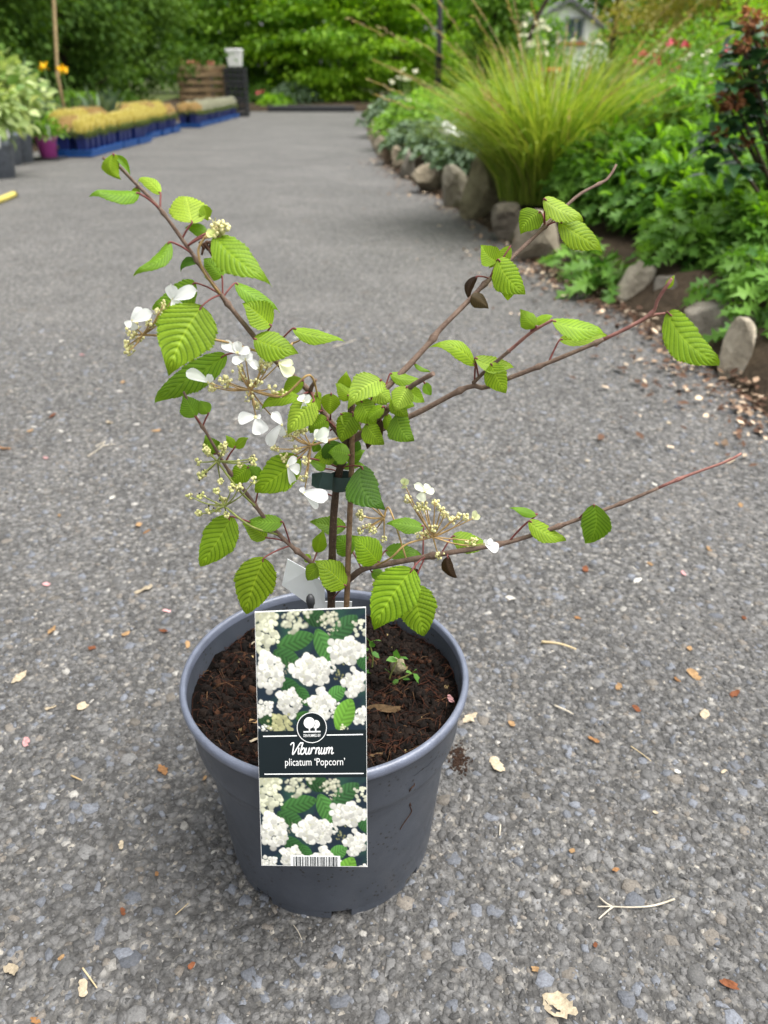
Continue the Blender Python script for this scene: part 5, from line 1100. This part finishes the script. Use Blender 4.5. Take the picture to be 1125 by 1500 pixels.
for f in ((.37, .07, .135, 60, (.86, .88, .72), .7), (.68, .08, .105, 40, (.8, .8, .66), .7), (.70, .17, .06, 14, (.75, .75, .6), .7), (.29, .48, .07, 16, (.42, .4, .34), .9), (.74, .53, .07, 14, (.4, .4, .22), .9), (.08, .05, .17, 60, (.9, .92, .74), .4), (.08, .2, .15, 90, (.92, .94, .78), .35), (.98, .15, .1, 40, (.92, .94, .8), .35)): pflower(f[0], f[1], f[2], f[3], f[4], f[5])
for l in ((.725, .69, .1, .07, -28, (.07, .2, .045)), ): pleaf(*l)
for f in ((.12, .5, .17, 130), (.50, .49, .165, 150), (.66, .47, .08, 40), (.82, .345, .155, 140), (.89, .60, .125, 110), (.29, .745, .13, 110), (.4, .75, .05, 16), (.58, .78, .14, 110), (.7, .82, .08, 40), (.04, .8, .1, 70), (.96, .88, .1, 70)): pflower(*f)
pflower(.2, .93, .12, 60, (.62, .62, .36), .4); pleaf(.80, .865, .15, .1, -62, (.12, .28, .035), .2)
pflower(.79, .985, .05, 20, (.9, .9, .7), .5); pflower(.05, .98, .06, 20)
IM = np.clip(IM+RG.normal(0, .012, IM.shape)*IM, 0, .92)
t = vcol('printed_picture', .5, .2); M['print'] = t.m
def picture(name, y0, y1, rows):
    ys = np.linspace(0, rows-1, rows); V = [card(.8+(CW-1.6)*x/163, y0+(y1-y0)*r/(rows-1), .00035) for r in range(rows) for x in range(164)]
    i, j = np.meshgrid(np.arange(rows-1), np.arange(163), indexing='ij'); o = (i*164+j).ravel(); F = np.stack([o, o+1, o+165, o+164], 1)
    obj(name, mesh_np(name, [tuple(v) for v in V], F, M['print'], IM[:rows].reshape(-1, 3)), lab)
picture('blossom_picture', 1.2, 170.5, 173); picture('blossom_picture', 239.5, 378.6, 142)
M['ink'] = simple('label_ink', (.008, .014, .017), .5, .2, .05); M['white_ink'] = simple('white_ink', (.85, .86, .85), .4, .3, .02)
def quad_part(name, rects, off, mat, parent=lab):
    mb = MB()
    for x0, y0, x1, y1 in rects:
        ns = 4; vs = []
        for i in range(ns+1):
            y = y0+(y1-y0)*i/ns; vs += [card(x0, y, off), card(x1, y, off)]
        mb.add(vs, [(2*i, 2*i+1, 2*i+3, 2*i+2) for i in range(ns)])
    return obj(name, mb.mesh(name, mat), parent)
band = quad_part('name_band', [(.6, 170, 162.4, 240)], .0004, M['ink'])
quad_part('rule_line', [(8, 176.4, 58.5, 178)], .0006, M['white_ink'], band); quad_part('rule_line', [(103, 176, 157.5, 177.6)], .0006, M['white_ink'], band); quad_part('rule_line', [(8.5, 233.4, 158, 235)], .0006, M['white_ink'], band)
def disc(cx, cy, r, r_in, off, mat, name, parent=lab, n=40):
    mb = MB(); vs = []
    for i in range(n):
        a = 2*math.pi*i/n; vs += [card(cx+r*math.cos(a), cy+r*math.sin(a), off), card(cx+r_in*math.cos(a), cy+r_in*math.sin(a), off)]
    mb.add(vs, [(2*i, 2*((i+1) % n), 2*((i+1) % n)+1, 2*i+1) for i in range(n)] if r_in else [tuple(range(0, 2*n, 2))]); return obj(name, mb.mesh(name, mat), parent)
logo = disc(81, 165.5, 22.4, 0, .0007, M['ink'], 'emblem'); disc(81, 165.5, 22.4, 21.4, .0009, M['white_ink'], 'emblem_ring', logo)
disc(77.4, 158.2, 8.3, 0, .0010, M['white_ink'], 'emblem_tree', logo)
mb = MB(); n = 40; ring = []
for i in range(n):
    a = 2*math.pi*i/n; x, y = 86.9+6.1*math.cos(a), 160.4+6.1*math.sin(a); dx, dy = x-77.4, y-158.2; d = math.hypot(dx, dy)
    if d < 9.2: x, y = 77.4+dx/d*9.2, 158.2+dy/d*9.2
    ring.append(card(x, y, .0010))
mb.add(ring, [tuple(range(n))]); obj('emblem_tree', mb.mesh('emblem_tree', M['white_ink']), logo)
quad_part('emblem_trunk', [(76.5, 166, 78.5, 170.2)], .0011, M['white_ink'], logo); quad_part('emblem_trunk', [(85.8, 166, 87.8, 170.2)], .0011, M['white_ink'], logo); quad_part('emblem_ground', [(68.6, 170, 94, 172)], .0012, M['white_ink'], logo)
def text_part(s, x0, x1, base, h_cap, off, mat, parent, name, bold=0.0):
    cu = bpy.data.curves.new('tmp', 'FONT'); cu.body = s; cu.size = 1.0; cu.resolution_u = 3; cu.offset = bold; ob = bpy.data.objects.new('tmp', cu); COL.objects.link(ob)
    dg = bpy.context.evaluated_depsgraph_get(); me = bpy.data.meshes.new_from_object(ob.evaluated_get(dg)); bpy.data.objects.remove(ob); bpy.data.curves.remove(cu)
    xs = [v.co.x for v in me.vertices]; a, b = min(xs), max(xs); k = h_cap/.70
    for v in me.vertices: v.co = card(x0+(x1-x0)*(v.co.x-a)/(b-a), base-v.co.y*k, off)
    me.materials.clear(); setmat(me, mat); me.name = name; return obj(name, me, parent)
text_part('DEN RUMMELS BV', 68.6, 94, 178.6, 4.2, .0011, M['white_ink'], logo, 'emblem_lettering', .01)
text_part("plicatum \u2018Popcorn\u2019", 40, 130, 221.5, 11.2, .0007, M['white_ink'], band, 'lettering')
GL = {'V': ([[(-.1, 1.35), (.05, 1.62), (.25, 1.66), (.34, 1.3), (.36, .6), (.4, .02), (.55, .1), (.85, .85), (1.12, 1.5), (1.3, 1.68), (1.42, 1.55)]], 1.12),
      'i': ([[(0, .95), (0, .25), (.1, .02), (.32, .2)], [(.02, 1.36), (.05, 1.4)]], .34), 'b': ([[(-.05, .3), (.05, 1.7), (0, .5), (.05, .08), (.24, 0), (.45, .2), (.48, .62), (.3, .9), (.06, .62)]], .66),
      'u': ([[(0, .92), (0, .25), (.14, 0), (.34, .2), (.42, .92), (.42, .2), (.54, 0), (.7, .2)]], .72), 'r': ([[(0, .92), (0, 0), (.04, .5), (.18, .86), (.36, .92), (.42, .74)]], .66),
      'n': ([[(0, .92), (0, 0), (.04, .55), (.24, .92), (.4, .75), (.4, .18), (.52, 0), (.66, .2)]], .7), 'm': ([[(0, .92), (0, 0), (.04, .55), (.22, .92), (.35, .75), (.35, 0), (.39, .55), (.58, .92), (.72, .75), (.72, .18), (.84, 0), (1.0, .2)]], 1.05)}
mb = MB(); x = 0; sh = .34; tot = sum(GL[c][1] for c in 'Viburnum'); kx = 66/tot; ky = 10.2
for c in 'Viburnum':
    for st in GL[c][0]:
        P = [Vector((p[0]+x+sh*p[1]*.55, p[1], 0)) for p in st]; P = [Vector(v) for v in smooth_path(P, 5)]; t2 = MB(); t2.tube([Vector((p.x*kx, p.y*ky, 0)) for p in P], .95, 8)
        mb.add([card(47+v[0], 204.5-v[1], .0008+v[2]*.00022) for v in t2.v], t2.f, 0, True)
    x += GL[c][1]
obj('script_lettering', mb.mesh('script_lettering', M['white_ink']), band)
bc = quad_part('barcode_panel', [(45, 362, 121, 379)], .0006, M['white_ink']); bars = []; x = 49.0; rb = random.Random(4)
while x < 116.5:
    w_ = rb.choice((.7, .7, 1.4, 2.1)); bars.append((x, 363.4, min(x+w_, 117), 378.8)); x += w_+rb.choice((.8, .8, 1.5))
quad_part('barcode_bars', bars, .0008, M['ink'], bc)
# black peg behind the label
pg = at(455, 884, .512); mb = MB(); rr = .0036
mb.lathe([(0, .0085), (.0016, .0083), (.0031, .006), (.0036, .003), (.0034, 0), (.0024, -.0025), (.0022, -.006), (.0036, -.008), (.0038, -.012), (.0024, -.0145), (.0022, -(pg.z-.19)), (0, -(pg.z-.188))], (pg.x, pg.y, pg.z), 20)
obj('label_peg', mb.mesh('label_peg', M['black_plastic']), label='black plastic peg with rounded head holding the printed label', cat='peg')

# ---------------------------------------------------------------- seedlings, pebble and bits on the compost
M['seedling'] = leafmat('seedling_leaf', (.07, .2, .03), (.16, .34, .07), .35)
def seedling(stem, leaves, label):
    P = [soil_at(*stem[0])+Vector((0, 0, .001))]+[at(px, py, soil_at(*stem[0]).y-.002) for px, py in stem[1:]]
    t = thing('seedling_weed', P[0], label, 'weed', 'seedling weeds in the pot', world=True); mb = MB(); mb.tube([Vector(v) for v in smooth_path(P, 4)], .0008, 6); obj('stem', mb.mesh('stem', M['green_stalk']), t)
    for px, py, ang, sz in leaves:
        c = at(px, py, P[0].y-.004); a = math.radians(ang); d = np.array([[math.cos(a), -.35, math.sin(a)]]); v, f = T_leaf6(.75, .05, -.12)
        obj('leaf', scatter('leaf', M['seedling'], np.array([c]), d, sz*pxsize(c), (v, f), .6, .12), t)
seedling([(570, 992), (575, 982), (582, 968)], [(583, 965, 100, 20), (583, 964, 20, 17), (582, 966, 165, 18), (581, 968, 60, 15), (586, 970, -30, 13), (570, 985, 120, 13)], 'little round-leaved seedling beside the pale pebble')
seedling([(578, 994), (596, 990), (603, 986)], [(604, 986, 135, 14), (605, 986, -50, 20), (604, 985, 60, 12), (590, 995, 20, 12), (584, 996, 200, 12)], 'trailing seedling with paired round leaves in front of the pebble')
seedling([(545, 980), (546, 962), (542, 945)], [(542, 940, 120, 17), (543, 940, 25, 18), (541, 950, 180, 16), (544, 955, -20, 15), (540, 962, 210, 15), (545, 985, 150, 15), (543, 948, 80, 15)], 'upright seedling against the edge of the printed label')
import bmesh
def pebble(name, P, r, mat, label, cat, colr=None):
    bm = bmesh.new(); bmesh.ops.create_icosphere(bm, subdivisions=3, radius=1)
    for v in bm.verts: v.co = Vector((v.co.x*r[0], v.co.y*r[1], v.co.z*r[2]))*(1+.08*math.sin(4*v.co.x+1)*math.sin(5*v.co.z))
    me = bpy.data.meshes.new(name); bm.to_mesh(me); bm.free(); setmat(me, mat); me.polygons.foreach_set('use_smooth', [True]*len(me.polygons)); return obj(name, me, None, P, label=label, cat=cat)
pebble('pebble', soil_at(583, 984)+Vector((0, .004, .006)), (.008, .007, .012), simple('pebble_stone', (.25, .22, .14), .85, .2, .3, 150, .002, 300), 'pale upright pebble in the compost behind the seedlings', 'pebble')
# ---------------------------------------------------------------- fallen bits
M['litter'] = None
def flake_mat(name):
    t = NT(name); c0 = t.n('ObjectInfo').outputs['Color']; c = t.mix(1.0, c0, t.ramp(t.noise(260, 4, .7), [(.3, .6), (.7, 1.25)]), 'MULTIPLY'); t.base(c, .8, .2); t.translucent(c, .2); return t.m
M['flake'] = flake_mat('dry_leaf')
def flake_mesh(seed, holes=False):
    rg = np.random.default_rng(seed); n = 18; k = 5; V = [(0, 0, .12)]; fs = []; rad = 1+.22*np.sin(np.arange(n)*6.283/n*2+rg.uniform(0, 6))+rg.normal(0, .13, n)
    for r in range(1, k+1):
        for i in range(n):
            a = 6.283*i/n; q = r/k*rad[i]; x, y = q*math.cos(a), .68*q*math.sin(a)
            V.append((x, y, .1+.16*math.sin(3*x+seed)*math.cos(3.5*y+seed)*q+.1*rg.random()*q))
    fs = [(0, 1+i, 1+(i+1) % n) for i in range(n)]
    for r in range(k-1):
        for i in range(n):
            a, b = 1+r*n+i, 1+r*n+(i+1) % n; c, d = b+n, a+n
            if holes and ((r == 1 and i in (3, 4, 5)) or (r == 2 and i in (4, 12)) or (r == 3 and i in (11, 12))): continue
            fs += [(a, d, c), (a, c, b)]
    return mesh_np('fallen_leaf', V, fs, M['flake'], smooth=True) if False else mesh_np('fallen_leaf', V, fs, M['flake'])
FLK = [flake_mesh(i) for i in range(8)]; HOLE = flake_mesh(31, True)
COLS = {'cream': (.5, .42, .3), 'tan': (.38, .24, .12), 'rust': (.2, .075, .035), 'pink': (.62, .34, .34), 'white': (.68, .66, .6), 'orange': (.27, .14, .06)}
LBL = {'cream': ('cream dry leaf scrap lying on the tarmac', 'leaf scrap', 'cream leaf scraps on the tarmac'), 'tan': ('tan dry leaf scrap lying on the tarmac', 'leaf scrap', 'tan leaf scraps on the tarmac'), 'rust': ('small rust brown leaf scrap on the tarmac', 'leaf scrap', 'rust brown leaf scraps on the tarmac'),
       'pink': ('small pink fallen petal on the tarmac', 'petal', 'pink petals on the tarmac'), 'white': ('small white fallen petal on the tarmac', 'petal', 'white petals on the tarmac'), 'orange': ('crumpled orange brown bud scale on the tarmac', 'leaf scrap', 'orange bud scales on the tarmac')}
def fallen(px, py, w, kind, label=None, me=None, z=.0022, asp=1.0):
    p = gnd(px, py, z); r = w*pxsize(p)*.5; lb = LBL[kind]
    o = obj('fallen_petal' if kind in ('pink', 'white') else 'fallen_leaf', me or random.choice(FLK), None, p, (random.gauss(0, .15), random.gauss(0, .15), random.random()*6.28), (r*1.15, r*asp, r), label=label or lb[0], cat=lb[1], group=None if label else lb[2])
    j = random.uniform(.8, 1.2); o.color = tuple(c*j for c in COLS[kind])+(1,); return o
for q in ((77, 609, 13, 'rust'), (160, 619, 13, 'cream'), (44, 631, 10, 'tan'), (229, 631, 11, 'tan'), (8, 657, 16, 'orange'), (67, 671, 9, 'pink'), (164, 729, 9, 'white'), (87, 755, 7, 'tan'), (215, 779, 9, 'orange'), (204, 769, 14, 'tan'), (211, 864, 20, 'cream'), (68, 856, 10, 'pink'), (76, 923, 15, 'tan'), (184, 929, 14, 'tan'),
          (135, 949, 12, 'rust'), (244, 895, 9, 'pink'), (239, 924, 12, 'rust'), (28, 993, 20, 'cream'), (275, 944, 12, 'tan'), (75, 1037, 13, 'cream'), (120, 1035, 18, 'cream'), (38, 1087, 14, 'pink'), (238, 1128, 18, 'orange'), (178, 1238, 14, 'cream'), (122, 1447, 23, 'cream'), (280, 1415, 12, 'rust'), (90, 1403, 10, 'tan'), (180, 1335, 10, 'rust'), (230, 1280, 8, 'orange'), (52, 1495, 14, 'orange'),
          (728, 1121, 26, 'cream'), (992, 1130, 9, 'white'), (1032, 1046, 18, 'cream'), (932, 1038, 12, 'rust'), (1076, 1016, 14, 'rust'), (1016, 988, 18, 'tan'), (992, 996, 11, 'orange'), (906, 1006, 13, 'tan'), (870, 1084, 13, 'orange'), (750, 1060, 12, 'tan'), (838, 1246, 10, 'tan'), (902, 1274, 10, 'orange'), (872, 1384, 9, 'rust'), (784, 1420, 12, 'tan'), (688, 1052, 22, 'cream'), (748, 876, 13, 'white'), (857, 834, 13, 'rust'),
          (846, 905, 9, 'orange'), (934, 850, 11, 'white'), (1001, 840, 9, 'pink'), (1039, 804, 10, 'tan'), (959, 710, 9, 'white'), (952, 826, 8, 'tan'), (860, 675, 7, 'cream'), (1010, 950, 10, 'tan'), (1090, 905, 9, 'rust'), (640, 690, 8, 'white'), (1060, 1130, 8, 'cream'), (960, 1190, 8, 'cream'), (300, 1140, 10, 'tan'), (1085, 740, 9, 'tan'), (980, 620, 8, 'cream'), (1050, 650, 8, 'tan'), (420, 690, 8, 'tan'), (180, 560, 8, 'tan'), (90, 500, 8, 'white'), (120, 520, 8, 'pink')): fallen(*q)
fallen(820, 1472, 48, 'cream', 'large pale papery leaf with holes lying on the tarmac', HOLE, .003); fallen(17, 1420, 26, 'cream', 'torn cream leaf lying on the tarmac near the straw', FLK[3], .003); fallen(1068, 1442, 28, 'rust', 'curled red brown leaf lying on the tarmac', FLK[5], .003, .5)
o = fallen(662, 1024, 9, 'pink', 'tiny pale pink petal on the compost by the pot wall', FLK[1]); o.location = soil_at(660, 1024)+Vector((0, 0, .003))
for px, py, w, kind, l, asp in ((560, 1040, 42, 'tan', 'curled olive brown dead leaf on the compost', .4), (551, 1105, 30, 'rust', 'reddish bark strip on the compost beside the label', .4), (367, 945, 18, 'cream', 'straw coloured scrap on the compost', .4), (374, 1082, 22, 'cream', 'pale bark sliver on the compost against the label', .5), (372, 1055, 16, 'tan', 'small tan bark chip on the compost', .6)):
    o = fallen(px, py, w, kind, l, None, .2, asp); o.location = soil_at(px, py)+Vector((0, 0, .002)); o.rotation_euler = (random.gauss(0, .2), random.gauss(0, .2), .2)
    if px in (560, 551): o.color = tuple(c*.35 for c in COLS['tan'])+(1,)
M['straw'] = simple('straw', (.5, .4, .24), .8, .2, .2); M['pale_twig'] = simple('pale_twig', (.5, .45, .36), .8, .2, .2)
def straw(paths, r, label, group=None, mat='straw', cat='twig'):
    mb = MB()
    for p in paths: mb.tube([Vector(v) for v in smooth_path([gnd(px, py, r*1.2+.002) for px, py in p], 4)], [r*(1-.5*i/(4*(len(p)-1)+1)) for i in range(4*(len(p)-1)+1)], 6)
    obj('fallen_twig', mb.mesh('fallen_twig', M[mat]), label=label, cat=cat, group=group)
straw([[(988, 1317), (960, 1326), (930, 1329), (896, 1328), (875, 1328)], [(898, 1328), (888, 1336), (877, 1346)], [(896, 1328), (885, 1321), (878, 1314)]], .0011, 'forked pale twig lying on the tarmac right of the pot', mat='pale_twig')
straw([[(128, 668), (140, 661), (151, 652), (154, 646)], [(152, 653), (160, 651), (169, 650)], [(154, 647), (147, 650), (140, 654)]], .0013, 'forked pale twig lying on the tarmac left of the shrub', mat='pale_twig')
straw([[(793, 940), (820, 943), (844, 951)]], .0022, 'thick straw coloured stalk on the tarmac right of the pot'); straw([[(812, 1033), (828, 1040), (840, 1046)]], .0013, 'short whitish stalk on the tarmac right of the pot', mat='pale_twig'); straw([[(924, 1093), (940, 1104), (954, 1115)]], .0007, 'thin straw on the tarmac above the forked twig')
straw([[(121, 1418), (132, 1433), (142, 1447)]], .001, 'straight straw crossing a cream scrap near the pot'); straw([[(257, 1340), (267, 1331), (276, 1323)]], .0006, 'short thin straw beside the foot of the pot'); straw([[(733, 1208), (732, 1224)]], .001, 'tiny white splinter on the tarmac', mat='pale_twig'); straw([[(104, 1136), (120, 1143)]], .0012, 'short reddish stick on the tarmac left of the pot', mat='cane')
straw([[(488, 508), (505, 503), (520, 498)]], .0012, 'pale twig on the tarmac behind the shrub', mat='pale_twig'); straw([[(430, 1355), (437, 1365), (442, 1376)]], .0005, 'hair thin pale fibre in front of the pot', mat='pale_twig')
# crumbs of compost spilled by the pot
p = gnd(672, 1112); n = 260; X = p.x+RG.normal(0, .006, n); Y = p.y+RG.normal(0, .012, n); v, f, k = chips(n, X, Y, .0006+.002*RG.random(n)**2, .003); v[:, 2] += .001
obj('spilled_compost', mesh_np('spilled_compost', v, f, M['crumb'], np.tile((.03, .016, .01), (len(v), 1))), kind='stuff', label='dark crumbs of compost spilled on the tarmac beside the pot', cat='compost')
# leaf litter gathered along the kerb
t = vcol('litter', .85, .2); M['litter'] = t.m
fa = np.array(fine); n = 3000; Yl = np.concatenate([RG.uniform(1.5, 4.0, n*2//3), RG.uniform(4, 9, n//3)]); n = len(Yl); Xe = np.interp(Yl, fa[:, 1], fa[:, 0]); Xl = Xe+.03-np.abs(RG.normal(0, .085, n))*np.where(RG.random(n) < .2, 2.6, 1)
P = np.stack([Xl, Yl, .004+.012*RG.random(n)+np.clip(Xl-Xe, 0, 1)*.6], 1); D = RG.normal(0, 1, (n, 3)); D[:, 2] *= .15; me = scatter('leaf_litter', M['litter'], P, D, .008+.026*RG.random(n)**2, T_leaf6(.6, .12, .1), 2.5, .5)
u = RG.random(n); cols = np.where((u < .6)[:, None], np.array([.1, .055, .035]), np.where((u < .8)[:, None], np.array([.26, .18, .12]), np.array([.55, .44, .32])))*RG.uniform(.6, 1.2, (n, 1)); c4 = np.ones((n*7, 4), np.float32); c4[:, :3] = np.repeat(cols, 7, 0)
me.color_attributes['Col'].data.foreach_set('color', c4.ravel()); obj('leaf_litter', me, kind='stuff', label='brown and cream leaf litter gathered along the rocky kerb', cat='leaf litter')
